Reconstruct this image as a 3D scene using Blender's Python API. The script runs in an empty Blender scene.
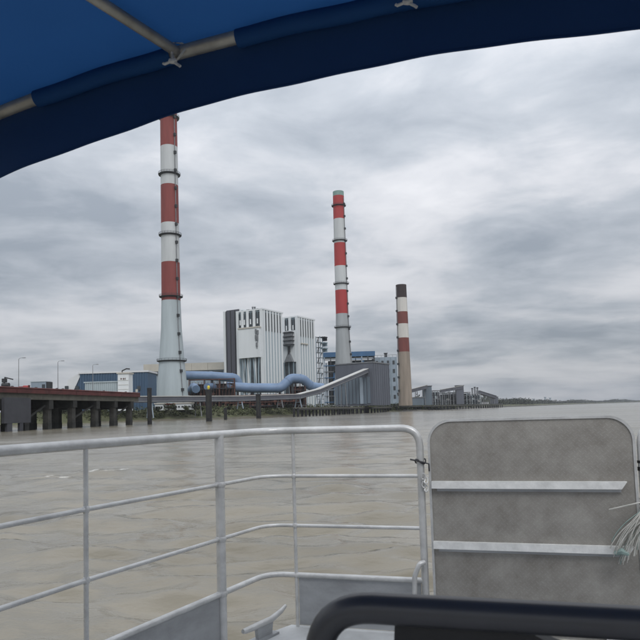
import bpy, bmesh, math, random
import numpy as np
from mathutils import Vector, Matrix
random.seed(7); np.random.seed(7)
scene = bpy.context.scene
C = scene.collection
R = math.radians

# ------------------------------------------------------------------ camera
F_PX, PITCH, ROLL, CY = 640.0, R(4.0), R(1.7), 366.72
H = 2.361
cam = bpy.data.cameras.new('camera'); cam_o = bpy.data.objects.new('camera', cam); C.objects.link(cam_o)
cam.sensor_fit = 'HORIZONTAL'; cam.sensor_width = 36; cam.lens = 36 * F_PX / 640
cam.shift_y = (CY - 320) / 640
cam.clip_start = 0.05; cam.clip_end = 40000
_cr, _sr, _cp, _sp = math.cos(ROLL), math.sin(ROLL), math.cos(PITCH), math.sin(PITCH)
_fwd = Vector((0, _cp, _sp)); _up0 = Vector((0, -_sp, _cp)); _rt0 = Vector((1, 0, 0))
_rt = _rt0 * _cr - _up0 * _sr; _up = _rt0 * _sr + _up0 * _cr
cam_o.matrix_world = Matrix(((_rt.x, _up.x, -_fwd.x, 0), (_rt.y, _up.y, -_fwd.y, 0), (_rt.z, _up.z, -_fwd.z, H), (0, 0, 0, 1)))
scene.camera = cam_o
cam.dof.use_dof = True; cam.dof.focus_distance = 14.0; cam.dof.aperture_fstop = 14.0

# ------------------------------------------------------------------ sky, sun, exposure
SUN_EL, SUN_AZ = R(46), R(168)          # direction towards the (hidden) sun, azimuth from +Y to +X
def build_world():
    w = bpy.data.worlds.new('World'); scene.world = w; w.use_nodes = True
    nt = w.node_tree; N = nt.nodes; L = nt.links
    for n in list(N): N.remove(n)
    out = N.new('ShaderNodeOutputWorld'); bg = N.new('ShaderNodeBackground'); L.new(bg.outputs[0], out.inputs[0])
    sky = N.new('ShaderNodeTexSky'); sky.sky_type = 'NISHITA'; sky.sun_disc = False
    sky.sun_elevation = SUN_EL; sky.sun_rotation = SUN_AZ
    tc = N.new('ShaderNodeTexCoord'); sep = N.new('ShaderNodeSeparateXYZ'); L.new(tc.outputs['Generated'], sep.inputs[0])
    def math_(op, a, b=None, clamp=False):
        m = N.new('ShaderNodeMath'); m.operation = op; m.use_clamp = clamp
        for i, v in enumerate((a, b)):
            if v is None: continue
            if isinstance(v, (int, float)): m.inputs[i].default_value = v
            else: L.new(v, m.inputs[i])
        return m.outputs[0]
    z = math_('MAXIMUM', sep.outputs[2], 0.0)
    den = math_('ADD', z, 0.15)
    px = math_('DIVIDE', sep.outputs[0], den); py = math_('DIVIDE', sep.outputs[1], den)
    comb = N.new('ShaderNodeCombineXYZ'); L.new(px, comb.inputs[0]); L.new(py, comb.inputs[1])
    def noise(scale, detail, rough, dist, loc):
        mp = N.new('ShaderNodeMapping'); mp.inputs['Location'].default_value = loc
        mp.inputs['Scale'].default_value = (0.85, 1.0, 1.0); mp.inputs['Rotation'].default_value = (0, 0, R(-14))
        L.new(comb.outputs[0], mp.inputs[0])
        n = N.new('ShaderNodeTexNoise'); n.inputs['Scale'].default_value = scale; n.inputs['Detail'].default_value = detail
        n.inputs['Roughness'].default_value = rough; n.inputs['Distortion'].default_value = dist
        L.new(mp.outputs[0], n.inputs['Vector']); return n.outputs[0]
    n1 = noise(0.92, 9, 0.50, 0.45, (3.1, 1.7, 0)); n2 = noise(3.4, 8, 0.58, 0.3, (8.3, 4.2, 2.0))
    mixn = math_('ADD', math_('MULTIPLY', n1, 0.72), math_('MULTIPLY', n2, 0.28))
    ramp = N.new('ShaderNodeValToRGB'); L.new(mixn, ramp.inputs[0])
    e = ramp.color_ramp.elements
    e[0].position = 0.37; e[0].color = (0.41, 0.46, 0.53, 1)
    e[1].position = 0.62; e[1].color = (1.0, 1.01, 1.05, 1)
    m = ramp.color_ramp.elements.new(0.47); m.color = (0.63, 0.675, 0.74, 1)
    m = ramp.color_ramp.elements.new(0.54); m.color = (0.85, 0.87, 0.92, 1)
    # overcast luminance: darker towards the horizon, brighter towards the zenith
    lum = math_('ADD', math_('MULTIPLY', math_('POWER', z, 1.0), 1.22), 0.47)
    mul = N.new('ShaderNodeMixRGB'); mul.blend_type = 'MULTIPLY'; mul.inputs[0].default_value = 1
    L.new(ramp.outputs[0], mul.inputs[1]); L.new(lum, mul.inputs[2])
    skm = N.new('ShaderNodeMixRGB'); skm.blend_type = 'MULTIPLY'; skm.inputs[0].default_value = 1; skm.inputs[2].default_value = (0.1, 0.1, 0.1, 1)
    L.new(sky.outputs[0], skm.inputs[1])
    mix = N.new('ShaderNodeMixRGB'); mix.inputs[0].default_value = 0.94
    L.new(skm.outputs[0], mix.inputs[1]); L.new(mul.outputs[0], mix.inputs[2])
    L.new(mix.outputs[0], bg.inputs[0]); bg.inputs[1].default_value = 1.0
build_world()
sun = bpy.data.lights.new('sun', 'SUN'); sun.energy = 1.15; sun.angle = R(30); sun.color = (1, 0.98, 0.96)
sun_o = bpy.data.objects.new('sun', sun); C.objects.link(sun_o); sun_o.location = (0, 0, 400)
_sd = Vector((math.sin(SUN_AZ) * math.cos(SUN_EL), math.cos(SUN_AZ) * math.cos(SUN_EL), math.sin(SUN_EL)))
sun_o.rotation_euler = (-_sd).to_track_quat('-Z', 'Y').to_euler()
vs = scene.view_settings; vs.view_transform = 'Standard'; vs.look = 'None'; vs.gamma = 1; vs.exposure = 0.12; vs.use_curve_mapping = False
scene.cycles.max_bounces = 8; scene.cycles.volume_bounces = 0

# ------------------------------------------------------------------ helpers
def ray(x, y):
    u, v = x - 320, CY - y
    u2, v2 = u * _cr + v * _sr, -u * _sr + v * _cr
    X, Z = u2 / F_PX, v2 / F_PX
    return Vector((X, _cp - Z * _sp, _sp + Z * _cp))
def at(x, y, d):
    r = ray(x, y); r = r * (d / r.y); return Vector((r.x, r.y, r.z + H))
def hor(x): return 402 + (640 - x) * math.tan(ROLL)
def gx(x, d): return at(x, hor(x), d).x          # world X of a picture column at depth d near the horizon
def gz(x, y, d): return at(x, y, d).z

class MB:
    def __init__(self): self.v = []; self.f = []; self.m = []; self.cur = 0
    def add(self, vs_, fs, mi=None):
        o = len(self.v); self.v += [tuple(p) for p in vs_]
        for f in fs: self.f.append(tuple(i + o for i in f)); self.m.append(self.cur if mi is None else mi)
    def box(self, c, s, rz=0, mi=None, M=None):
        hx, hy, hz = s[0] / 2, s[1] / 2, s[2] / 2
        p = [Vector((sx * hx, sy * hy, sz * hz)) for sz in (-1, 1) for sy in (-1, 1) for sx in (-1, 1)]
        rot = Matrix.Rotation(rz, 3, 'Z') if M is None else M
        p = [rot @ q + Vector(c) for q in p]
        self.add(p, [(0, 2, 3, 1), (4, 5, 7, 6), (0, 1, 5, 4), (2, 6, 7, 3), (0, 4, 6, 2), (1, 3, 7, 5)], mi); return self
    def beam(self, a, b, w, h, mi=None, up=(0, 0, 1)):
        a, b = Vector(a), Vector(b); d = (b - a); L = d.length; d.normalize()
        u = Vector(up)
        if abs(d.dot(u)) > 0.98: u = Vector((0, 1, 0))
        s = d.cross(u).normalized(); t = s.cross(d).normalized()
        M = Matrix((s, d, t)).transposed()
        return self.box((a + b) / 2, (w, L, h), M=M, mi=mi)
    def prism(self, poly, z0, z1, mi=None):
        n = len(poly); vs_ = [(p[0], p[1], z0) for p in poly] + [(p[0], p[1], z1) for p in poly]
        self.add(vs_, [tuple(range(n))[::-1], tuple(range(n, 2 * n))] + [(i, (i + 1) % n, n + (i + 1) % n, n + i) for i in range(n)], mi); return self
    def extr(self, pts, depth, mi=None):       # pts: closed 3-D polygon; depth: vector
        n = len(pts); d = Vector(depth); vs_ = [Vector(p) for p in pts] + [Vector(p) + d for p in pts]
        self.add(vs_, [tuple(range(n))[::-1], tuple(range(n, 2 * n))] + [(i, (i + 1) % n, n + (i + 1) % n, n + i) for i in range(n)], mi); return self
    def tube(self, path, r, seg=10, mi=None, caps=True):
        P = [Vector(p) for p in path]; n = len(P); rs = r if isinstance(r, (list, tuple)) else [r] * n
        T = [(P[min(i + 1, n - 1)] - P[max(i - 1, 0)]).normalized() for i in range(n)]
        u = Vector((0, 0, 1)) if abs(T[0].z) < 0.9 else Vector((1, 0, 0))
        u = (u - T[0] * u.dot(T[0])).normalized(); vs_ = []
        for i in range(n):
            if i: u = (u - T[i] * u.dot(T[i])).normalized()
            w = T[i].cross(u)
            for k in range(seg):
                a = 2 * math.pi * k / seg; vs_.append(P[i] + (u * math.cos(a) + w * math.sin(a)) * rs[i])
        fs = [(i * seg + k, i * seg + (k + 1) % seg, (i + 1) * seg + (k + 1) % seg, (i + 1) * seg + k) for i in range(n - 1) for k in range(seg)]
        if caps: fs += [tuple(range(seg))[::-1], tuple(range((n - 1) * seg, n * seg))]
        self.add(vs_, fs, mi); return self
    def lathe(self, prof, c=(0, 0), seg=40, mis=None, caps=True):   # prof: [(r,z)]
        n = len(prof); vs_ = [(c[0] + r * math.cos(2 * math.pi * k / seg), c[1] + r * math.sin(2 * math.pi * k / seg), z) for r, z in prof for k in range(seg)]
        o = len(self.v); self.v += vs_
        for i in range(n - 1):
            for k in range(seg):
                self.f.append((o + i * seg + k, o + i * seg + (k + 1) % seg, o + (i + 1) * seg + (k + 1) % seg, o + (i + 1) * seg + k)); self.m.append(mis[i] if mis else self.cur)
        if caps:
            self.f.append(tuple(o + k for k in range(seg))[::-1]); self.m.append(mis[0] if mis else self.cur)
            self.f.append(tuple(o + (n - 1) * seg + k for k in range(seg))); self.m.append(mis[-1] if mis else self.cur)
        return self
    def build(self, name, mats, parent=None, smooth=False, world=False, bevel=0):
        me = bpy.data.meshes.new(name); vs_ = self.v
        if world and parent is not None:
            p = parent; M = Matrix.Identity(4)
            while p is not None: M = p.matrix_basis @ M; p = p.parent
            Mi = M.inverted(); vs_ = [tuple(Mi @ Vector(q)) for q in vs_]
        me.from_pydata(vs_, [], self.f)
        for mt in (mats if isinstance(mats, (list, tuple)) else [mats]): me.materials.append(mt)
        me.polygons.foreach_set('material_index', self.m)
        bm = bmesh.new(); bm.from_mesh(me); bmesh.ops.recalc_face_normals(bm, faces=bm.faces)
        if bevel: bmesh.ops.bevel(bm, geom=list(bm.edges), offset=bevel, segments=2, profile=0.5, affect='EDGES')
        bm.to_mesh(me); bm.free()
        if smooth:
            me.polygons.foreach_set('use_smooth', [True] * len(me.polygons))
            try: me.set_sharp_from_angle(angle=R(40))
            except Exception: pass
        o = bpy.data.objects.new(name, me); C.objects.link(o)
        if parent is not None: o.parent = parent
        return o

def tag(o, label=None, cat=None, group=None, kind=None):
    if label: o['label'] = label
    if cat: o['category'] = cat
    if group: o['group'] = group
    if kind: o['kind'] = kind
    return o
def thing(name, label, cat, loc=(0, 0, 0), rz=0, group=None):
    o = bpy.data.objects.new(name, None); C.objects.link(o); o.location = loc; o.rotation_euler = (0, 0, rz); o.empty_display_size = 0.5
    return tag(o, label, cat, group)
def dup(src, parent, loc=None):
    c = src.copy(); C.objects.link(c); c.parent = parent
    if loc is not None: c.location = loc
    return c
def fillet(pts, rad, n=7):
    P = [Vector(p) for p in pts]; out = [P[0]]
    for i in range(1, len(P) - 1):
        a, b, c = P[i - 1], P[i], P[i + 1]; u = (a - b).normalized(); w = (c - b).normalized()
        r = rad[i] if isinstance(rad, dict) else rad
        ang = u.angle(w); t = min(r / math.tan(ang / 2), (a - b).length * 0.49, (c - b).length * 0.49)
        p0, p1 = b + u * t, b + w * t
        for k in range(n + 1):
            s = k / n; out.append(p0 * (1 - s) ** 2 + b * 2 * s * (1 - s) + p1 * s * s)
    out.append(P[-1]); return out

# ------------------------------------------------------------------ materials
def newmat(name):
    m = bpy.data.materials.new(name); m.use_nodes = True; nt = m.node_tree
    return m, nt, nt.nodes['Principled BSDF']
def mat(name, col, rough=0.6, metal=0.0, var=0.12, vscale=1.0, bump=0.0, bscale=20.0, stretch=(1, 1, 1), spec=0.5, streak=None):
    m, nt, b = newmat(name); N, L = nt.nodes, nt.links
    b.inputs['Roughness'].default_value = rough; b.inputs['Metallic'].default_value = metal
    b.inputs['Specular IOR Level'].default_value = spec
    tc = N.new('ShaderNodeTexCoord'); mp = N.new('ShaderNodeMapping'); mp.inputs['Scale'].default_value = stretch; L.new(tc.outputs['Object'], mp.inputs[0])
    n = N.new('ShaderNodeTexNoise'); n.inputs['Scale'].default_value = vscale; n.inputs['Detail'].default_value = 6; n.inputs['Roughness'].default_value = 0.62
    L.new(mp.outputs[0], n.inputs['Vector'])
    r = N.new('ShaderNodeValToRGB'); L.new(n.outputs[0], r.inputs[0])
    r.color_ramp.elements[0].position = 0.3; r.color_ramp.elements[1].position = 0.7
    d = streak if streak else tuple(c * (1 - 1.6 * var) for c in col)
    r.color_ramp.elements[0].color = (*d, 1); r.color_ramp.elements[1].color = (*[min(1, c * (1 + var * 0.6)) for c in col], 1)
    L.new(r.outputs[0], b.inputs['Base Color'])
    if bump:
        n2 = N.new('ShaderNodeTexNoise'); n2.inputs['Scale'].default_value = bscale; n2.inputs['Detail'].default_value = 4; L.new(tc.outputs['Object'], n2.inputs['Vector'])
        bp = N.new('ShaderNodeBump'); bp.inputs['Strength'].default_value = bump; bp.inputs['Distance'].default_value = 0.02; L.new(n2.outputs[0], bp.inputs['Height']); L.new(bp.outputs[0], b.inputs['Normal'])
    return m
M = {}
M['galv'] = mat('galvanised tube', (0.58, 0.58, 0.57), 0.38, 0.35, 0.16, 9, 0.12, 60, (1, 1, 1))
M['alu_plate'] = mat('dull aluminium sheet', (0.40, 0.41, 0.42), 0.5, 0.45, 0.18, 3.2, 0.1, 40, (1, 1, 2.5))
M['lit_alu'] = mat('lightened aluminium bar', (0.78, 0.78, 0.76), 0.5, 0.1, 0.14, 14, 0.1, 60)  # ramp bars: light from above is put into a paler colour
M['alu_hull'] = mat('painted aluminium hull', (0.42, 0.43, 0.44), 0.5, 0.3, 0.12, 2)
M['deck'] = mat('pale deck paint', (0.52, 0.53, 0.53), 0.7, 0.0, 0.16, 4, 0.15, 90)
M['tube_can'] = mat('canopy tube', (0.40, 0.38, 0.33), 0.45, 0.5, 0.2, 12)
M['string'] = mat('pale string', (0.55, 0.54, 0.50), 0.9, 0, 0.2, 40)
M['wire'] = mat('dark wire', (0.05, 0.05, 0.055), 0.6, 0.2, 0.2, 40)
M['rope'] = mat('frayed rope', (0.62, 0.61, 0.56), 0.9, 0, 0.25, 8)
M['rope_green'] = mat('weathered green rope', (0.30, 0.40, 0.37), 0.9, 0, 0.25, 8)
M['black_tube'] = mat('black coated tube', (0.036, 0.037, 0.044), 0.36, 0, 0.2, 6, 0, 0, spec=0.6)
M['black_vinyl'] = mat('black vinyl', (0.010, 0.010, 0.012), 0.6, 0, 0.2, 6, 0.1, 60)
M['tape'] = mat('black tape', (0.015, 0.015, 0.015), 0.5, 0, 0.1, 5)

def chequer_mat():
    m, nt, b = newmat('chequer plate'); N, L = nt.nodes, nt.links
    b.inputs['Metallic'].default_value = 0.2; b.inputs['Roughness'].default_value = 0.5
    tc = N.new('ShaderNodeTexCoord'); sep = N.new('ShaderNodeSeparateXYZ'); L.new(tc.outputs['Object'], sep.inputs[0])
    def mm(op, a, c=None, clamp=False):
        q = N.new('ShaderNodeMath'); q.operation = op; q.use_clamp = clamp
        for i, v in enumerate((a, c)):
            if v is None: continue
            if isinstance(v, (int, float)): q.inputs[i].default_value = v
            else: L.new(v, q.inputs[i])
        return q.outputs[0]
    s = 0.018
    a = mm('DIVIDE', mm('ADD', sep.outputs[0], sep.outputs[2]), s * 1.414); c = mm('DIVIDE', mm('SUBTRACT', sep.outputs[0], sep.outputs[2]), s * 1.414)
    fa, fc = mm('FRACT', a), mm('FRACT', c)
    par = mm('MODULO', mm('ADD', mm('FLOOR', a), mm('FLOOR', mm('ADD', c, 100))), 2); par = mm('ABSOLUTE', par)
    da, dc = mm('SUBTRACT', fa, 0.5), mm('SUBTRACT', fc, 0.5)
    def ell(p, q):  # elongated lens
        return mm('SUBTRACT', 1.0, mm('ADD', mm('POWER', mm('ABSOLUTE', mm('DIVIDE', p, 0.46)), 2), mm('POWER', mm('ABSOLUTE', mm('DIVIDE', q, 0.13)), 2)), True)
    e1, e2 = ell(da, dc), ell(dc, da)
    mx = N.new('ShaderNodeMix'); mx.data_type = 'FLOAT'; L.new(par, mx.inputs[0]); L.new(e1, mx.inputs[2]); L.new(e2, mx.inputs[3])
    h = mm('POWER', mx.outputs[0], 0.5)
    bp = N.new('ShaderNodeBump'); bp.inputs['Strength'].default_value = 0.4; bp.inputs['Distance'].default_value = 0.0012; L.new(h, bp.inputs['Height']); L.new(bp.outputs[0], b.inputs['Normal'])
    n = N.new('ShaderNodeTexNoise'); n.inputs['Scale'].default_value = 7; n.inputs['Detail'].default_value = 8; n.inputs['Roughness'].default_value = 0.7; L.new(tc.outputs['Object'], n.inputs['Vector'])
    r = N.new('ShaderNodeValToRGB'); L.new(n.outputs[0], r.inputs[0])
    r.color_ramp.elements[0].position = 0.3; r.color_ramp.elements[0].color = (0.215, 0.20, 0.178, 1)
    r.color_ramp.elements[1].position = 0.72; r.color_ramp.elements[1].color = (0.36, 0.345, 0.315, 1)
    mix = N.new('ShaderNodeMixRGB'); mix.blend_type = 'MIX'; L.new(mm('MULTIPLY', h, 0.13), mix.inputs[0]); L.new(r.outputs[0], mix.inputs[1]); mix.inputs[2].default_value = (0.48, 0.48, 0.47, 1)
    L.new(mix.outputs[0], b.inputs['Base Color']); return m
M['chequer'] = chequer_mat()

def canvas_mat(name, col, trans):
    m, nt, b = newmat(name); N, L = nt.nodes, nt.links
    b.inputs['Roughness'].default_value = 0.75; b.inputs['Specular IOR Level'].default_value = 0.2
    tc = N.new('ShaderNodeTexCoord'); n = N.new('ShaderNodeTexNoise'); n.inputs['Scale'].default_value = 2.2; n.inputs['Detail'].default_value = 5; L.new(tc.outputs['Object'], n.inputs['Vector'])
    r = N.new('ShaderNodeValToRGB'); L.new(n.outputs[0], r.inputs[0])
    r.color_ramp.elements[0].color = (*[c * 0.82 for c in col], 1); r.color_ramp.elements[1].color = (*[c * 1.12 for c in col], 1)
    L.new(r.outputs[0], b.inputs['Base Color'])
    t = N.new('ShaderNodeBsdfTranslucent'); L.new(r.outputs[0], t.inputs[0])
    mx = N.new('ShaderNodeMixShader'); mx.inputs[0].default_value = trans
    out = nt.nodes['Material Output']; L.new(b.outputs[0], mx.inputs[1]); L.new(t.outputs[0], mx.inputs[2]); L.new(mx.outputs[0], out.inputs[0])
    wv = N.new('ShaderNodeTexNoise'); wv.inputs['Scale'].default_value = 500; L.new(tc.outputs['Object'], wv.inputs['Vector'])
    bp = N.new('ShaderNodeBump'); bp.inputs['Strength'].default_value = 0.15; bp.inputs['Distance'].default_value = 0.001; L.new(wv.outputs[0], bp.inputs['Height']); L.new(bp.outputs[0], b.inputs['Normal'])
    return m
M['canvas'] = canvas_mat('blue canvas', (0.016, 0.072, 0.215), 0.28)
M['canvas_shaded'] = canvas_mat('shaded blue canvas', (0.011, 0.038, 0.115), 0.05)  # valance: its shade is put into a darker colour and lower translucency

def water_mat():
    m, nt, b = newmat('muddy river water'); N, L = nt.nodes, nt.links
    tc = N.new('ShaderNodeTexCoord')
    def noise(scale, st, det=5, rough=0.6):
        mp = N.new('ShaderNodeMapping'); mp.inputs['Scale'].default_value = st; mp.inputs['Rotation'].default_value = (0, 0, R(-12)); L.new(tc.outputs['Object'], mp.inputs[0])
        n = N.new('ShaderNodeTexNoise'); n.inputs['Scale'].default_value = scale; n.inputs['Detail'].default_value = det; n.inputs['Roughness'].default_value = rough
        L.new(mp.outputs[0], n.inputs['Vector']); return n.outputs[0]
    r = N.new('ShaderNodeValToRGB'); L.new(noise(0.35, (0.35, 1, 1)), r.inputs[0])
    r.color_ramp.elements[0].position = 0.3; r.color_ramp.elements[0].color = (0.160, 0.144, 0.108, 1)
    r.color_ramp.elements[1].position = 0.7; r.color_ramp.elements[1].color = (0.250, 0.228, 0.180, 1)
    # foam flecks: stored per vertex on breaking crests, broken up by noise
    at_ = N.new('ShaderNodeAttribute'); at_.attribute_name = 'foam'
    fn = N.new('ShaderNodeMath'); fn.operation = 'MULTIPLY'; L.new(at_.outputs['Fac'], fn.inputs[0]); L.new(noise(11, (0.45, 1, 1), 6, 0.75), fn.inputs[1])
    ms = N.new('ShaderNodeMapRange'); ms.inputs[1].default_value = 0.27; ms.inputs[2].default_value = 0.50; L.new(fn.outputs[0], ms.inputs[0])
    mix = N.new('ShaderNodeMixRGB'); L.new(ms.outputs[0], mix.inputs[0]); L.new(r.outputs[0], mix.inputs[1]); mix.inputs[2].default_value = (0.60, 0.585, 0.54, 1)
    L.new(mix.outputs[0], b.inputs['Base Color'])
    b.inputs['IOR'].default_value = 1.33; b.inputs['Specular IOR Level'].default_value = 0.5
    rr = N.new('ShaderNodeMapRange'); rr.inputs[1].default_value = 0.35; rr.inputs[2].default_value = 0.65; rr.inputs[3].default_value = 0.12; rr.inputs[4].default_value = 0.22
    L.new(noise(0.02, (0.3, 1, 1), 4), rr.inputs[0]); L.new(rr.outputs[0], b.inputs['Roughness'])
    h1 = noise(5.0, (0.5, 1, 1), 4, 0.55); h2 = noise(16, (0.6, 1, 1), 3, 0.5)
    ad = N.new('ShaderNodeMath'); ad.operation = 'MULTIPLY_ADD'; L.new(h2, ad.inputs[0]); ad.inputs[1].default_value = 0.22; L.new(h1, ad.inputs[2])
    bp = N.new('ShaderNodeBump'); bp.inputs['Strength'].default_value = 0.4; bp.inputs['Distance'].default_value = 0.05; L.new(ad.outputs[0], bp.inputs['Height']); L.new(bp.outputs[0], b.inputs['Normal'])
    return m
M['water'] = water_mat()
M['land'] = mat('grassy bank earth', (0.105, 0.11, 0.052), 0.95, 0, 0.35, 0.12, 0.0)
M['mud'] = mat('bank mud', (0.14, 0.125, 0.09), 0.8, 0, 0.3, 0.3)
M['riprap'] = mat('dark riprap', (0.06, 0.058, 0.05), 0.95, 0, 0.3, 0.6)
W8 = (1, 1, 0.12)
M['ch_red'] = mat('faded red paint', (0.235, 0.052, 0.045), 0.75, 0, 0.16, 0.25, stretch=W8)
M['ch_red2'] = mat('bright red paint', (0.38, 0.035, 0.034), 0.7, 0, 0.1, 0.25, stretch=W8)
M['ch_white'] = mat('chimney white paint', (0.54, 0.56, 0.565), 0.8, 0, 0.10, 0.22, stretch=W8)
M['ch_pale'] = mat('pale blue grey concrete', (0.41, 0.465, 0.485), 0.85, 0, 0.10, 0.2, stretch=W8)
M['ch_brown'] = mat('brown red paint', (0.19, 0.055, 0.045), 0.8, 0, 0.2, 0.3, stretch=W8)
M['ch_soot'] = mat('sooty dark paint', (0.05, 0.035, 0.035), 0.85, 0, 0.3, 0.3, stretch=W8)
M['ch_cream'] = mat('cream white paint', (0.62, 0.60, 0.56), 0.8, 0, 0.12, 0.3, stretch=W8)
M['ch_concrete'] = mat('tan concrete', (0.29, 0.245, 0.20), 0.9, 0, 0.18, 0.3, stretch=W8)
M['ch_grey'] = mat('grey concrete', (0.36, 0.38, 0.39), 0.88, 0, 0.12, 0.2, stretch=W8)
M['ch_green'] = mat('copper green cap', (0.22, 0.33, 0.30), 0.8, 0, 0.1, 0.3)
M['steel_dark'] = mat('dark steel', (0.045, 0.047, 0.05), 0.6, 0.2, 0.2, 0.8)
M['steel_grey'] = mat('grey steel', (0.20, 0.21, 0.22), 0.6, 0.1, 0.15, 0.5)
M['clad_white'] = mat('white sheet cladding', (0.70, 0.73, 0.74), 0.6, 0, 0.06, 0.1, stretch=W8)
M['clad_blue'] = mat('blue grey sheet cladding', (0.28, 0.355, 0.40), 0.6, 0, 0.10, 0.12, stretch=W8)
M['clad_dark'] = mat('dark mauve cladding', (0.085, 0.085, 0.105), 0.6, 0, 0.12, 0.12, stretch=W8)
M['slot'] = mat('dark louvre slot', (0.045, 0.055, 0.062), 0.6, 0, 0.2, 0.3)
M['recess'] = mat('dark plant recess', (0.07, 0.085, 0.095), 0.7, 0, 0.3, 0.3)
M['duct_blue'] = mat('pale blue duct paint', (0.165, 0.245, 0.375), 0.5, 0, 0.14, 0.15)
M['rust'] = mat('rusty machinery', (0.13, 0.06, 0.045), 0.85, 0, 0.35, 0.4)
M['rust_dark'] = mat('dark rusty casing', (0.045, 0.032, 0.03), 0.85, 0, 0.4, 0.4)
M['cream'] = mat('cream panels', (0.52, 0.49, 0.43), 0.8, 0, 0.08, 0.1)
M['navy_clad'] = mat('slate blue cladding', (0.055, 0.105, 0.175), 0.55, 0, 0.12, 0.15, stretch=W8)
M['roof_white'] = mat('white sheet roof', (0.66, 0.67, 0.68), 0.6, 0, 0.06, 0.1)
M['shed_pale'] = mat('pale green grey sheeting', (0.40, 0.46, 0.48), 0.6, 0, 0.1, 0.2)
M['gal_top'] = mat('pale conveyor roof', (0.50, 0.50, 0.48), 0.7, 0, 0.1, 0.2)
M['gal_side'] = mat('dark conveyor side', (0.10, 0.105, 0.125), 0.7, 0, 0.15, 0.2)
M['tower_grey'] = mat('slate grey cladding', (0.105, 0.115, 0.14), 0.6, 0, 0.12, 0.12, stretch=W8)
M['tower_blue'] = mat('blue grey corrugated panel', (0.13, 0.165, 0.20), 0.6, 0, 0.15, 0.15, stretch=W8)
M['blue_steel'] = mat('blue painted steel', (0.05, 0.14, 0.28), 0.55, 0, 0.15, 0.2)
M['light_blue'] = mat('light blue grey wall', (0.30, 0.36, 0.42), 0.7, 0, 0.12, 0.1)
M['pier_red'] = mat('red brown steel beam', (0.10, 0.024, 0.022), 0.7, 0, 0.3, 0.5)
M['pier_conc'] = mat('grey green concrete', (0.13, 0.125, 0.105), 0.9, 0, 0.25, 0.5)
M['pile_conc'] = mat('dark pile concrete', (0.060, 0.058, 0.052), 0.9, 0, 0.35, 0.7)  # darker than the deck concrete
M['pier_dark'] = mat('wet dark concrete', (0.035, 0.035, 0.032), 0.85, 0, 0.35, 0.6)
M['pile_black'] = mat('tarred steel pile', (0.018, 0.018, 0.02), 0.7, 0, 0.3, 0.6)
M['fender'] = mat('dark grey fender sheet', (0.055, 0.056, 0.066), 0.7, 0, 0.15, 0.4)
M['leaf'] = mat('bank foliage', (0.085, 0.098, 0.038), 0.8, 0, 0.4, 0.35)
M['leaf2'] = mat('dull dark foliage', (0.040, 0.048, 0.028), 0.85, 0, 0.4, 0.15)
M['bark'] = mat('bark', (0.06, 0.05, 0.04), 0.9)
M['yellow'] = mat('yellow lantern', (0.75, 0.60, 0.05), 0.5)
M['lamp_grey'] = mat('lamp post grey', (0.28, 0.29, 0.30), 0.5, 0.3)
M['sign_red'] = mat('red lettering paint', (0.35, 0.05, 0.05), 0.7)

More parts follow.
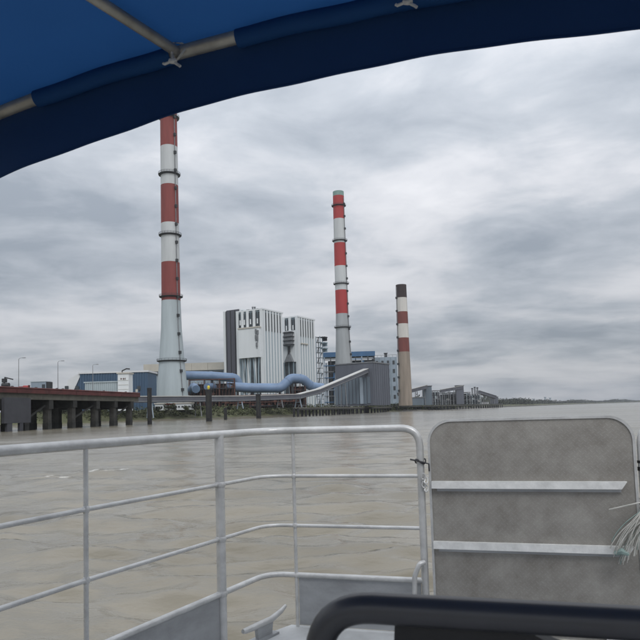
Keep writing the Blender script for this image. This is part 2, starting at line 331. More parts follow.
# ------------------------------------------------------------------ river
def build_river():
    a_f = np.linspace(-0.80, 0.80, 720); a_b = np.linspace(0.80, 2 * math.pi - 0.80, 60)[1:-1]
    ang = np.concatenate([a_f, a_b]); na = len(ang)
    r = [0.6]
    while r[-1] < 320: r.append(r[-1] * 1.0125 + 0.006)
    while r[-1] < 8000: r.append(r[-1] * 1.12)
    r = np.array(r); nr = len(r)
    A, RR = np.meshgrid(ang, r); X = RR * np.sin(A); Y = RR * np.cos(A)
    dr = np.gradient(r); da = np.gradient(ang); sp = np.maximum(dr[:, None], RR * np.abs(np.concatenate([np.full(720, a_f[1] - a_f[0]), np.full(len(a_b), a_b[1] - a_b[0])]))[None, :])
    rng = np.random.RandomState(5); Zz = np.zeros_like(X)
    NW = 120
    for k in range(NW):
        lam = 0.24 * (8 / 0.24) ** (k / (NW - 1.0)) * rng.uniform(0.93, 1.07)
        th = R(-96) + rng.normal(0, 0.5 if lam < 1.5 else 0.35); kx, ky = math.cos(th) * 2 * math.pi / lam, math.sin(th) * 2 * math.pi / lam
        slope = 0.024 if lam < 0.45 else (0.052 if lam < 1.7 else 0.052 * (1.7 / lam) ** 1.4)
        amp = slope * lam / (2 * math.pi) * rng.uniform(0.5, 1.4)
        w = np.clip((lam / sp - 2.4) / 2.4, 0, 1)
        # wave groups so the pattern does not repeat
        env = 0.8 + 0.7 * np.sin(X * 0.35 / lam ** 0.5 * rng.uniform(.4, 1.2) + Y * 0.30 / lam ** 0.5 * rng.uniform(.4, 1.2) + rng.uniform(0, 6))
        ph = kx * X + ky * Y + rng.uniform(0, 6.28) + 0.5 * np.sin(X * 0.21 + k) + 0.4 * np.sin(Y * 0.17 + 2 * k)
        Zz += amp * w * env * (np.sin(ph) - 0.22 * np.cos(2 * ph))
    # small breaking wake crests beyond the left-hand railing
    foam = np.zeros_like(X)
    for (px_, py_, half, hgt, th) in ((95, 474, 1.5, 0.16, 0.06), (125, 471, 1.0, 0.12, 0.0), (160, 473, 0.8, 0.1, 0.05), (60, 478, 0.9, 0.11, 0.1), (60, 503, 0.9, 0.13, 0.05), (440, 455, 1.2, 0.1, 0)):
        q = ray(px_, py_); q = q * (-H / q.z)
        u = (X - q.x) * math.cos(th) + (Y - q.y) * math.sin(th); v = -(X - q.x) * math.sin(th) + (Y - q.y) * math.cos(th) + 0.12 * np.sin(u * 2.3)
        g = np.exp(-(u / half) ** 2) 
        Zz += hgt * g * np.exp(-(v / 0.32) ** 2)
        if py_ < 480: foam += g * np.exp(-((v + 0.12) / 0.20) ** 2)
    verts = np.stack([X, Y, Zz], -1).reshape(-1, 3)
    i, j = np.meshgrid(np.arange(nr - 1), np.arange(na), indexing='ij'); j2 = (j + 1) % na
    faces = np.stack([i * na + j, (i + 1) * na + j, (i + 1) * na + j2, i * na + j2], -1).reshape(-1, 4)
    me = bpy.data.meshes.new('river'); me.vertices.add(len(verts)); me.vertices.foreach_set('co', verts.ravel())
    me.loops.add(faces.size); me.loops.foreach_set('vertex_index', faces.ravel().astype(np.int32))
    me.polygons.add(len(faces)); me.polygons.foreach_set('loop_start', np.arange(0, faces.size, 4, dtype=np.int32))
    me.update(calc_edges=True); me.polygons.foreach_set('use_smooth', [True] * len(me.polygons))
    at_ = me.attributes.new('foam', 'FLOAT', 'POINT'); at_.data.foreach_set('value', np.clip(foam, 0, 1).ravel().astype(np.float32))
    me.materials.append(M['water']); o = bpy.data.objects.new('river', me); C.objects.link(o); o['kind'] = 'structure'
    if me.polygons[0].normal.z < 0: me.flip_normals()
build_river()

# ------------------------------------------------------------------ river bank and plant ground
BANK = [(-330, -400), (-240, -60), (-165, 150), (-110, 285), (-77, 350), (-36, 425), (6, 487), (61, 590), (113, 690), (213, 919), (326, 1182), (560, 1690), (904, 2429), (1500, 3500), (2250, 4550), (3600, 5600), (5600, 5800)]
GZ = 6.0
def bank_pt(t):
    i = min(int(t), len(BANK) - 2); s = t - i
    return Vector((BANK[i][0] * (1 - s) + BANK[i + 1][0] * s, BANK[i][1] * (1 - s) + BANK[i + 1][1] * s, 0))
def build_land():
    ts = [k / 12 for k in range((len(BANK) - 1) * 12 + 1)]
    offs = [(0, -2.6), (4, -0.4), (8, 0.5), (13, 2.6), (19, GZ - 0.8), (26, GZ), (60, GZ)]
    vs_, fs, ms = [], [], []; n = len(offs) + 1
    for k, t in enumerate(ts):
        p = bank_pt(t); a, b = bank_pt(max(t - 0.3, 0)), bank_pt(min(t + 0.3, len(BANK) - 1.001)); d = (b - a).normalized(); nrm = Vector((-d.y, d.x, 0))
        for q, (o, z) in enumerate(offs):
            j = random.uniform(-1, 1) * (1.2 if 0 < q < 5 else 0.3)
            v = p + nrm * (o + j); vs_.append((v.x, v.y, z + (random.uniform(-0.3, 0.3) if 0 < q < 5 else 0)))
        v = p + Vector((-0.9, 0.44, 0)) * 2600; vs_.append((max(v.x, -7000), min(v.y, 7000), GZ))
    for k in range(len(ts) - 1):
        for q in range(n - 1): fs.append((k * n + q, (k + 1) * n + q, (k + 1) * n + q + 1, k * n + q + 1)); ms.append(1 if q < 2 else (2 if q == 2 and k > 90 else 0))
    b = MB(); b.v = vs_; b.f = fs; b.m = ms
    tag(b.build('river_bank', [M['land'], M['mud'], M['riprap']], smooth=True), kind='structure')
build_land()

def leaf_cloud(b, c, rad, n, size, mi=0):
    for _ in range(n):
        while True:
            p = np.random.uniform(-1, 1, 3)
            if 0.2 < p @ p < 1: break
        q = Vector(c) + Vector((p[0] * rad[0], p[1] * rad[1], p[2] * rad[2]))
        nrm = Vector(np.random.normal(0, 1, 3)); nrm.z = abs(nrm.z) + 0.3; nrm.normalize()
        u = nrm.orthogonal().normalized(); w = nrm.cross(u); s = size * random.uniform(0.6, 1.4)
        a = random.uniform(0, 6.28); u, w = u * math.cos(a) + w * math.sin(a), w * math.cos(a) - u * math.sin(a)
        b.add([q - u * s, q + w * s * 0.55, q + u * s, q - w * s * 0.55], [(0, 1, 2, 3)], mi)

def build_vegetation():
    b = MB()
    for _ in range(900):                         # scrub on the bank slope
        t = random.uniform(2.2, 9.3); p = bank_pt(t); a, c = bank_pt(t - 0.2), bank_pt(t + 0.2); d = (c - a).normalized(); n = Vector((-d.y, d.x, 0))
        o = random.uniform(10, 26); z = 1.6 + (o - 10) / 14 * 4 if o < 24 else GZ
        s = random.uniform(0.8, 2.3) * (0.8 + p.y / 1200)
        q = p + n * o; leaf_cloud(b, (q.x, q.y, min(z, GZ) + s * 0.45), (s * 1.6, s * 1.6, s), 34, 0.42 + p.y / 2500)
    tag(b.build('bank_scrub', M['leaf']), 'low green scrub covering the slope of the river bank', 'scrub', kind='stuff')
    b = MB()
    for _ in range(2600):                        # distant wood along the far bank
        t = random.uniform(8.6, 15.99) if random.random() < 0.6 else random.uniform(8.4, 11.2)
        p = bank_pt(t); dd = p.length; a, c = bank_pt(t - 0.2), bank_pt(min(t + 0.2, 15.99)); d = (c - a).normalized(); n = Vector((-d.y, d.x, 0))
        q = p + n * random.uniform(24, 90); hh = random.uniform(4, 11) * (0.75 + 0.5 * math.sin(t * 7.0)) + 3 + 5 * min(1, dd / 4000)
        leaf_cloud(b, (q.x, q.y, 4 + hh * 0.5), (hh * random.uniform(0.8, 1.6), hh, hh * 0.6), 34, 1.3 + dd / 2200)
    tag(b.build('far_wood', M['leaf2']), 'dark line of trees along the distant river bank', 'wood', kind='stuff')
    # shrubs that can be told apart, below the tall faded chimney and the ducts
    specs = [(158, 345, 3.0), (169, 350, 4.4), (174, 353, 3.6), (186, 358, 3.4), (196, 362, 4.0), (203, 366, 2.8), (229, 385, 2.6), (246, 395, 3.4), (275, 420, 3.0), (288, 432, 3.6), (64, 290, 3.8), (102, 305, 3.4), (44, 276, 3.0), (425, 760, 5), (452, 850, 6), (487, 1010, 7)]
    for x, d, s in specs:
        where = 'below the tallest chimney' if 150 < x < 205 else ('below the long blue duct' if 205 < x < 300 else ('seen between the pier piles' if x < 110 else 'before the coal yard conveyors'))
        X = gx(x, d); t = thing('shrub', 'rounded dark green shrub on the bank ' + where, 'shrub', (X, d, GZ - 1.4), 0, 'shrubs ' + where)
        m = MB(); m.tube([(0, 0, 0), (0.1, 0, s * 0.3), (0.05, 0.1, s * 0.7)], [0.16, 0.12, 0.05], 6)
        for k in range(4): m.tube([(0.05, 0, s * 0.25), (math.cos(k * 1.6) * s * 0.4, math.sin(k * 1.6) * s * 0.4, s * 0.7)], [0.08, 0.03], 5)
        m.build('stem', M['bark'], t); m = MB()
        for k in range(7):
            a = random.uniform(0, 6.28); rr = random.uniform(0, 0.55) * s
            leaf_cloud(m, (math.cos(a) * rr, math.sin(a) * rr, s * random.uniform(0.35, 0.85)), (s * 0.36, s * 0.36, s * 0.3), 55, 0.26 + d / 3500)
        m.build('crown', M['leaf2'] if random.random() < 0.6 else M['leaf'], t)
build_vegetation()

# ------------------------------------------------------------------ chimneys
def chimney(label, X, d, prof_px, bands, rings, mats, ladder_side=0.9, seg=48):
    """prof_px: [(y, radius m)] bottom to top at picture column of the axis; bands: [(y_top, y_bottom, mat index)]; rings: [y]"""
    t = thing('chimney', label, 'chimney', (X, d, GZ - 0.5)); z0 = GZ - 0.5
    pxs = lambda y: z_at(X, d, y)
    prof = sorted([(pxs(y) - z0 if y is not None else 0.0, r) for y, r in prof_px])
    zs = sorted(set([p[0] for p in prof] + [pxs(yb) - z0 for b in bands for yb in b[:2]]))
    zs = [z for z in zs if 0 <= z <= prof[-1][0]]
    rad = lambda z: float(np.interp(z, [p[0] for p in prof], [p[1] for p in prof]))
    fine = []
    for a, b in zip(zs[:-1], zs[1:]):
        k = max(1, int((b - a) / 6)); fine += [a + (b - a) * i / k for i in range(k)]
    fine.append(zs[-1]); mis = []
    for a, b in zip(fine[:-1], fine[1:]):
        mid = (a + b) / 2; mi = bands[-1][2]
        for yt, yb, m_ in bands:
            if pxs(yb) - z0 <= mid <= pxs(yt) - z0: mi = m_
        mis.append(mi)
    pr = [(rad(z), z) for z in fine]; top = fine[-1]
    pr += [(rad(top) * 0.82, top), (rad(top) * 0.80, top - 6)]; mis += [mis[-1], mis[-1]]
    MB().lathe(pr, seg=seg, mis=mis).build('shaft', mats, t, smooth=True)
    for y in rings:
        z = pxs(y) - z0; r = rad(z); m = MB()
        m.lathe([(r * 0.98, z - 0.9), (r + 1.5, z - 0.25), (r + 1.6, z + 0.1), (r * 0.98, z + 0.12)], seg=seg, caps=False)
        g = m.build('gallery_ring', M['steel_dark'], t)
        m = MB()
        for zz in (0.7, 1.3): m.lathe([(r + 1.52, z + zz - 0.07), (r + 1.62, z + zz - 0.07), (r + 1.62, z + zz + 0.07), (r + 1.52, z + zz + 0.07), (r + 1.52, z + zz - 0.07)], seg=seg, caps=False)
        for k in range(24):
            a = k * math.pi / 12; m.box(((r + 1.57) * math.cos(a), (r + 1.57) * math.sin(a), z + 0.7), (0.1, 0.1, 1.3), a)
        m.build('guard_rail', M['steel_dark'], g)
    # caged ladder with rest platforms
    a = R(-90) + ladder_side; m = MB(); ca, sa = math.cos(a), math.sin(a)
    path = [((rad(z) + 0.35) * ca, (rad(z) + 0.35) * sa, z) for z in np.arange(4, top - 2, 6)]
    m.tube(path, 0.28, 6); m.build('ladder', M['steel_grey'], t)
    for z in np.arange(14, top - 4, 12.5):
        r = rad(z) + 0.6; MB().box((r * ca, r * sa, z), (1.5, 1.5, 1.9), a).build('ladder_platform', M['steel_dark'], t)
    return t
def z_at(X, d, y):
    """height of a point on the vertical at (X, d) that shows on picture row y"""
    lo, hi = -50.0, 600.0
    for _ in range(50):
        mid = (lo + hi) / 2; p = Vector((X, d, mid - H)); dep = p.dot(_fwd); v = p.dot(_up) / dep * F_PX
        if CY - v > y: lo = mid
        else: hi = mid
    return lo
s1 = 430 / 640.0; s2 = 625 / 640.0; s3 = 600 / 640.0
chimney('tallest red and white banded chimney with faded paint and pale flared base', gx(172.6, 430), 430,
        [(99, 8.4 * s1), (146, 8.6 * s1), (224, 8.95 * s1), (300, 9.4 * s1), (330, 10.3 * s1), (361, 12.4 * s1), (380, 14.2 * s1), (None, 16.8 * s1)],
        [(90, 103, 2), (103, 147.5, 0), (147.5, 186, 1), (186, 224, 0), (224, 263, 1), (263, 301, 0), (301, 430, 2)],
        [118, 175, 235.5, 297, 361], [M['ch_red'], M['ch_white'], M['ch_pale']])
chimney('slender bright red and white chimney with green cap behind the conveyor gallery', gx(345.3, 625), 625,
        [(192, 5.6 * s2), (265, 6.2 * s2), (315, 6.4 * s2), (345, 7.4 * s2), (375, 9.2 * s2), (None, 11 * s2)],
        [(185, 196.5, 3), (196.5, 219.5, 0), (219.5, 243.5, 1), (243.5, 266.5, 0), (266.5, 290.5, 1), (290.5, 314, 0), (314, 430, 2)],
        [206, 241, 284, 327.5, 371], [M['ch_red2'], M['ch_white'], M['ch_grey'], M['ch_green']], 1.0)
chimney('short brown banded chimney with sooty top and tan concrete lower shaft', gx(405.8, 600), 600,
        [(285, 5.3 * s3), (340, 5.9 * s3), (390, 6.6 * s3), (None, 6.9 * s3)],
        [(280, 298, 0), (298, 312, 2), (312, 324, 1), (324, 338, 2), (338, 352, 3), (352, 430, 4)],
        [], [M['ch_soot'], M['ch_brown'], M['ch_cream'], M['ch_brown'], M['ch_concrete']], -1.1)

# ------------------------------------------------------------------ boiler houses (row runs to the right and away)
ROWA = math.atan2(0.5, 0.87)          # 30 degrees right of the view direction
rv, lv = Vector((math.sin(ROWA), math.cos(ROWA), 0)), Vector((-math.cos(ROWA), math.sin(ROWA), 0))
def frame_root(name, label, cat, corner, group=None):
    """local x runs along the right-hand face (away), local y along the left-hand face"""
    return thing(name, label, cat, (corner.x, corner.y, GZ), math.atan2(rv.y, rv.x), group)
B1 = Vector((gx(265, 520), 520, 0)); B2 = B1 + rv * 54.5
HB = z_at(B1.x, B1.y, 309.5) - GZ
def boiler_block(corner, label, first):
    t = frame_root('boiler_house', label, 'boiler house', corner)
    L_, S_ = 30.0, 27.0; h = HB
    MB().box((L_ / 2, S_ / 2, h / 2), (L_ - 1.0, S_ - 1.0, h)).build('wall', M['clad_blue'], t)
    MB().box((L_ / 2, S_ / 2, h + 0.6), (L_ + 0.6, S_ + 0.6, 1.2)).build('parapet', M['clad_white'], t)
    # right-hand face: proud white ribs with dark louvre slots between them near the top
    rib = None; n = 7
    for k in range(n):
        x = 2.2 + k * (L_ - 4.4) / (n - 1)
        if rib is None: rib = MB().box((0, 0, h / 2), (2.3, 0.6, h - 0.2)).build('cladding_rib', M['clad_white'], t); rib.location = (x, 0.22, 0)
        else: dup(rib, t, (x, 0.22, 0))
    sl = None
    for k in range(n - 1):
        x = 2.2 + (k + 0.5) * (L_ - 4.4) / (n - 1)
        if sl is None: sl = MB().box((0, 0, 0), (1.5, 0.5, 15)).build('louvre_slot', M['slot'], t); sl.location = (x, 0.3, h - 9.5)
        else: dup(sl, t, (x, 0.3, h - 9.5))
    # left-hand face: corner pilasters, paired slots, hanging plant casing
    for y in (1.4, 8.5, 15.1, 20.4, 25.6): MB().box((0.0, y, h / 2), (1.2, 2.6, h - 0.25)).build('pilaster', M['clad_white'], t)
    for y in (5.0, 12.0, 18.2, 22.6):
        for dy in (-1.15, 1.15):
            q = dup(sl, t, (-0.2, y + dy, h - 8.5)); q.rotation_euler = (0, 0, R(90)); q.scale = (0.85, 1, 0.95)
        MB().box((-0.3, y, h - 9), (0.9, 1.2, 4.2)).build('slot_bridge', M['clad_white'], t)
    MB().box((0.15, S_ / 2, h - 20), (0.8, S_ - 2.8, 2.2)).build('string_course', M['clad_white'], t)
    return t, h
b1, hb = boiler_block(B1, 'white ribbed boiler house with large plain casing hung on its front', True)
zb = lambda c, y: z_at(c.x, c.y, y) - GZ
def loc(t, *p): return p
# casing on block 1
z0, z1 = zb(B1, 357) , zb(B1, 327.5)
MB().box((-1.7, 12.3, (z0 + z1) / 2), (4.0, 20.5, z1 - z0)).build('casing', M['clad_white'], b1)
MB().box((-1.7, 12.3, z1 + 0.5), (5.0, 21.5, 1.0)).build('casing_hood', M['cream'], b1)
for k, (y, z) in enumerate([(2.6, -4), (4.4, -3), (2.9, -9), (4.5, -8), (3.7, -14)]):
    MB().box((-4.0, y, z1 + z), (1.3, 1.2, 3.4)).box((-4.0, y, z1 + z - 2.2), (0.5, 0.5, 2)).build('vent_pipe', M['steel_grey'], b1)
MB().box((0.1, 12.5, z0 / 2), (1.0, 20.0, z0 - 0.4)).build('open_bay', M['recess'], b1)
for k in range(5):
    y = 4.6 + k * 4.1; MB().tube([(-1.2, y, 0.2), (-1.2, y, z0 * 0.7), (-1.4, y + (0.9 if k % 2 else -0.9), z0 - 0.1)], 0.55, 10).build('downpipe', M['clad_blue'], b1)
for k in range(4): MB().box((-0.9, 12.3, 4 + k * 5.2), (1.6, 19.0, 0.45)).build('walkway', M['steel_dark'] if k % 2 else M['steel_grey'], b1)
for k in range(3):
    y = 5.6 + k * 5.4; MB().beam((-0.8, y, 1), (-0.8, y + 4, z0 - 2), 0.45, 0.45).build('brace', M['clad_blue'], b1)
# roof details
for k, (x, y, s, hh) in enumerate([(3, 10, 1.2, 2.2), (3.6, 12.6, 0.9, 2.6), (8, 20, 2, 1.5), (20, 7, 2.5, 1.3), (14, 15, 3, 2.4)]):
    MB().box((x, y, hb + 1.2 + hh / 2), (s, s, hh)).box((x, y, hb + 1.3 + hh), (s * 1.4, s * 1.4, 0.3)).build('roof_vent', M['steel_grey'], b1)
# service wing with dark strip
hb += 4; wv_ = MB().box((16, 37, hb / 2 - 0.5), (16, 20, hb - 1)); wing = frame_root('stair_wing', 'grey service wing with full height dark mauve strip beside the boiler house', 'building', B1)
wv_.build('wall', M['clad_blue'], wing)
MB().box((7.7, 36.2, hb / 2 + 9 + 0.4), (1.4, 13.2, hb - 18)).build('dark_strip', M['clad_dark'], wing)
for y in (29.4, 33.8, 38.6, 43.0): MB().box((6.8, y, hb / 2 + 9), (0.5, 0.45, hb - 18.4)).build('seam_rib', M['steel_dark'], wing)
for y in (28.3, 45.4): MB().box((7.6, y, hb / 2), (1.2, 2.2, hb - 0.6)).build('pilaster', M['clad_white'], wing)
MB().box((16, 36.9, hb - 0.3), (16.6, 20.3, 0.9)).build('parapet', M['clad_white'], wing)
# block 2 with the hopper column
b2, _ = boiler_block(B2, 'white ribbed boiler house with dark hopper column on its front face', False)
z0, z1 = zb(B2, 361.5), zb(B2, 330)
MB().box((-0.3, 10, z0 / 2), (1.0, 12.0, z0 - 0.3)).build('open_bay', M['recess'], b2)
for y in (5.2, 10, 14.8): MB().box((-1.0, y, z0 / 2), (0.8, 0.9, z0 - 0.4)).build('bay_column', M['clad_blue'], b2)
MB().box((-0.8, 10, (z0 + z1) / 2), (0.8, 14.5, z1 - z0)).build('casing', M['clad_white'], b2)
MB().box((-2.8, 8.6, z1 - 7.5), (3.4, 8.2, 13)).build('hopper_bin', M['steel_grey'], b2)
for k in range(4): MB().box((-2.9, 8.6, z1 - 2.0 - 3.6 * k), (4.6, 10.2, 0.6)).build('walkway', M['steel_dark'], b2)
MB().box((-2.6, 8.6, z1 - 17.5), (1.6, 1.8, 8)).build('chute', M['steel_dark'], b2)
m = MB(); m.add([(-4.4, 4.4, z0), (-0.8, 4.4, z0), (-0.8, 12.8, z0), (-4.4, 12.8, z0), (-3.0, 7.9, z0 + 9), (-2.2, 7.9, z0 + 9), (-2.2, 9.3, z0 + 9), (-3.0, 9.3, z0 + 9)], [(0, 3, 2, 1), (4, 5, 6, 7), (0, 1, 5, 4), (1, 2, 6, 5), (2, 3, 7, 6), (3, 0, 4, 7)]); m.build('hopper', M['steel_grey'], b2)
MB().box((10, 0.1, zb(B2, 343)), (12, 1.6, 1.0)).build('ledge', M['cream'], b2)
# escape stair tower at the far end
ct = B2 + rv * 36 - lv * 1.5
st = frame_root('stair_tower', 'narrow open stair tower with hooked platforms at end of ribbed boiler houses', 'stair tower', ct)
hs = zb(ct, 336)
for x in (0, 4.4):
    for y in (0, 4.4): MB().box((x, y, hs / 2), (0.6, 0.6, hs)).build('post', M['clad_blue'], st)
for k in range(14):
    MB().box((2.2, 2.2, 3 + k * (hs - 4) / 13), (5.0, 5.0, 0.4)).build('landing', M['steel_grey'], st)
for k in range(13):
    za, zb_ = 3 + k * (hs - 4) / 13, 3 + (k + 1) * (hs - 4) / 13
    MB().beam((0.6, 0.6 if k % 2 else 3.8, za), (3.8, 0.6 if k % 2 else 3.8, zb_), 0.9, 0.3).build('stair_flight', M['steel_grey'], st)
for k in range(3):
    MB().box((5.2, -1.0, hs - 1 - k * 5.2), (5.6, 5.6, 1.0)).box((7.2, -1.0, hs - 2.6 - k * 5.2), (1.0, 5.0, 3.4)).build('hook_platform', M['steel_dark'] if k < 1 else M['clad_blue'], st)

# ------------------------------------------------------------------ turbine hall behind the tallest chimney
T0 = Vector((gx(144, 585), 585, 0)); th = thing('turbine_hall', 'long cream panelled hall with dark window strips behind tallest chimney', 'building', (T0.x, T0.y, GZ))
ht = z_at(T0.x, T0.y, 364.5) - GZ; Lt = gx(241, 585) - T0.x
MB().box((Lt / 2, 16, ht / 2 - 3), (Lt - 3, 31, ht - 6)).build('wall', M['light_blue'], th)
for k in range(6): MB().box((Lt * (k + 0.5) / 6, 16, ht - 3.4), (Lt / 6 - 0.15, 33, 6.8)).build('cream_fascia', M['cream'], th)
for x in (0.10, 0.28, 0.46, 0.62, 0.76, 0.93): MB().box((Lt * x, 0.1, ht - 9), (Lt * 0.12, 1.2, 2.4)).build('window', M['slot'], th)
for k in range(12): MB().box((4 + k * (Lt - 8) / 11, 0.2, ht / 2 - 5), (1.0, 1.0, ht - 11)).build('pilaster', M['shed_pale'], th)

# ------------------------------------------------------------------ big blue ducts
def duct(name, label, pts, r, mat_='duct_blue', rad=6, sup=True):
    P = [at(x, y, d) for x, y, d in pts]; base = P[0]; t = thing(name, label, 'duct', (base.x, base.y, GZ))
    path = fillet(P, rad, 6); MB().tube(path, r, 20).build('pipe', M[mat_], t, smooth=True, world=True)
    acc = 0
    for a, b in zip(path[:-1], path[1:]):
        acc += (b - a).length
        if acc > 7.5:
            acc = 0; d = (b - a).normalized(); MB().tube([b - d * 0.35, b + d * 0.35], r + 0.22, 20).build('flange', M[mat_], t, world=True)
    if sup:
        for k in range(1, len(path) - 1, max(1, len(path) // 4)):
            p = path[k]; MB().box((p.x, p.y, (p.z - r * 0.6 + GZ) / 2), (1.6, 1.2, p.z - r * 0.6 - GZ)).build('support', M['steel_dark'], t, world=True)
    return t
duct('flue_duct', 'long pale blue flue duct lying before the ribbed boiler house, lifting at its end', [(226, 386.5, 455), (252, 388, 458), (281, 388, 462), (291, 378, 464), (303, 379, 466), (311, 386.5, 470), (322, 388, 474)], 3.4)
duct('flue_duct', 'short pale blue flue duct at high level right of tallest chimney', [(184, 375.5, 470), (212, 376, 474), (237, 378, 478), (239, 388, 479)], 3.3)
duct('flue_duct', 'low pale blue duct ending round beside the tallest chimney', [(189, 392, 452), (194, 386, 446), (196, 389, 440)], 2.6, sup=False)
duct('flue_duct', 'stubby pale blue duct with round mouth behind the yellow topped pile', [(222, 389.5, 462), (211, 386.5, 450), (207, 386.5, 444)], 2.5, sup=False)
def machine(x0, x1, y0, y1, d, label):
    a, b = at(x0, y1, d), at(x1, y0, d); t = thing('fan_machinery', label, 'machinery', ((a.x + b.x) / 2, d, GZ)); w = b.x - a.x; hh = b.z - GZ
    for k in range(4): MB().box((-w / 2 + w * k / 3, 0, hh / 2), (0.5, 0.5, hh)).box((-w / 2 + w * k / 3, 4, hh / 2), (0.5, 0.5, hh)).build('column', M['rust'], t)
    for k in range(4): MB().box((0, 2, 1.5 + k * (hh - 2) / 3), (w, 4.6, 0.5)).build('floor', M['rust'] if k % 2 else M['steel_dark'], t)
    MB().box((0, 5.5, hh * 0.42), (w, 2.0, hh * 0.84)).build('casing_block', M['rust_dark'], t)
    for k in range(int(w / 2.2)):
        x = -w / 2 + 1.4 + k * 2.2; z = random.choice((0.25, 0.5, 0.72)) * hh
        MB().tube([(x, 0.6, z), (x, 3.6, z)], random.uniform(0.7, 1.2), 12).build('fan_casing', random.choice([M['rust'], M['steel_dark'], M['rust']]), t)
        MB().beam((x - 1, 0.2, 0.4), (x + 1, 0.2, hh * 0.9), 0.25, 0.25).build('brace', M['rust'], t)
machine(189, 234, 378, 393, 448, 'rusty fan machinery below the high blue duct')
machine(290, 305, 382, 393, 466, 'rust red machinery in the arch of the long blue duct')
machine(225, 300, 393, 398, 440, 'dark low pipe rack below the long blue duct')

# ------------------------------------------------------------------ conveyor gallery and transfer tower
TC = Vector((gx(374, 495), 495, 0))
tw = frame_root('transfer_tower', 'slate grey transfer tower at the upper end of the conveyor gallery', 'tower', TC)
htw = z_at(TC.x, TC.y, 362.5) - GZ
MB().box((16, 16.5, htw / 2), (32, 33, htw)).build('wall', M['tower_grey'], tw)
MB().box((16, 16.5, htw + 0.4), (33, 34, 0.8)).build('roof', M['steel_grey'], tw)
pan = None
for k in range(10):
    y = 3.8 + k * 3.15
    if pan is None: pan = MB().box((0, 0, 0), (0.5, 2.5, htw * 0.62)).build('wall_panel', M['tower_blue'], tw); pan.location = (-0.2, y, htw * 0.36)
    else: dup(pan, tw, (-0.2, y, htw * 0.36 - 0.5 * (k % 2)))
for k in range(8): MB().box((2 + k * 4, -0.1, htw / 2), (0.3, 0.4, htw - 0.3)).build('seam_rib', M['tower_grey'], tw)
MB().box((-0.8, 9.6, htw * 0.35), (2.0, 2.4, htw * 0.62)).build('pale_shaft', M['light_blue'], tw)
# gallery
GP = [at(-60, 402.5, 262), at(30, 401, 292), at(150, 399.7, 340), at(240, 399, 392), at(298, 396.8, 430), at(318, 391.5, 449), at(366, 371, 497)]
GP[0].z = GP[1].z
gal = thing('conveyor_gallery', 'long covered conveyor gallery rising to the slate grey transfer tower', 'conveyor', (GP[2].x, GP[2].y, GZ))
for a, b in zip(GP[:-1], GP[1:]):
    n = max(1, int((b - a).length / 14))
    for k in range(n):
        p, q = a.lerp(b, k / n), a.lerp(b, (k + 1) / n); dn = (q - p).normalized() * 0.05
        seg = MB().beam(p, q - dn, 4.2, 3.0).build('gallery_segment', M['gal_side'], gal, world=True)
        MB().beam(p + Vector((0, 0, 1.75)), q - dn + Vector((0, 0, 1.75)), 4.9, 0.45).build('roof_sheet', M['gal_top'], seg, world=True)
        s = (q - p).cross(Vector((0, 0, 1))).normalized()
        MB().beam(p + s * 2.2 + Vector((0, 0, -0.9)), q - dn + s * 2.2 + Vector((0, 0, -0.9)), 0.25, 0.5).build('side_girder', M['steel_grey'], seg, world=True)
        if k % 2 == 0:
            m = MB(); zt = p.z - 1.6
            for sg in (-1, 1): m.beam((p.x + s.x * 2.8 * sg, p.y + s.y * 2.8 * sg, GZ - 4.5 if p.y < 380 else GZ - 0.5), (p.x + s.x * 1.5 * sg, p.y + s.y * 1.5 * sg, zt), 0.5, 0.5)
            m.beam((p.x - s.x * 2, p.y - s.y * 2, zt - 2), (p.x + s.x * 2, p.y + s.y * 2, zt - 2), 0.4, 0.4)
            m.build('trestle', M['steel_grey'] if k % 4 else M['light_blue'], gal, world=True)

# ------------------------------------------------------------------ blue framed boiler house behind the slender chimney
Bf = Vector((gx(325, 690), 690, 0)); bf = thing('framed_boiler_house', 'open steel framed boiler house with blue roof beam behind slender chimney', 'building', (Bf.x, Bf.y, GZ))
wf = gx(377, 690) - gx(325, 690); hf = z_at(Bf.x, 690, 352.5) - GZ
MB().box((wf / 2, 12, hf - 2.6), (wf, 24, 5.2)).build('roof_beam', M['blue_steel'], bf)
MB().box((wf / 2 + 2, 14, hf * 0.45), (wf - 6, 16, hf * 0.9 - 6)).build('boiler_casing', M['recess'], bf)
for k in range(9): MB().box((1 + k * (wf - 2) / 8, 0.6, (hf - 5) / 2), (1.1, 1.1, hf - 5)).build('column', M['steel_dark'] if k % 3 else M['light_blue'], bf)
for k in range(8):
    for q in range(4): MB().box((wf * (q + 0.5) / 4, 1.6 + 0.8 * (q % 2), 6 + k * (hf - 14) / 7), (wf / 4 - 0.3, 3.6, 0.8)).build('floor', random.choice([M['steel_grey'], M['blue_steel'], M['steel_grey'], M['light_blue']]), bf)
for k in range(7):
    x = 3 + k * (wf - 8) / 6; MB().tube([(x, 1.9, 4), (x, 1.9, hf * random.uniform(0.6, 0.85))], 1.0, 10).build('riser_pipe', random.choice([M['light_blue'], M['blue_steel'], M['clad_white']]), bf)
for k in range(10):
    x = 2 + random.random() * (wf - 10); z = 4 + random.random() * (hf - 16); MB().beam((x, 0.3, z), (x + 5, 0.3, z + 6), 0.35, 0.35).build('brace', M['steel_grey'], bf)
Bx = Vector((gx(375, 700), 700, 0)); bx_ = thing('precipitator_house', 'pale blue grey precipitator house with roof rail between slate tower and brown chimney', 'building', (Bx.x, Bx.y, GZ))
wx = gx(399, 700) - gx(375, 700); hx = z_at(Bx.x, 700, 357.5) - GZ
MB().box((wx / 2, 10, hx / 2), (wx, 20, hx)).build('wall', M['light_blue'], bx_)
for r_ in range(5):
    for k in range(4): MB().box((4 + k * (wx - 8) / 3, -0.1, 10 + r_ * (hx - 16) / 4), (2.4, 0.5, 4.2)).build('window', M['slot'], bx_)
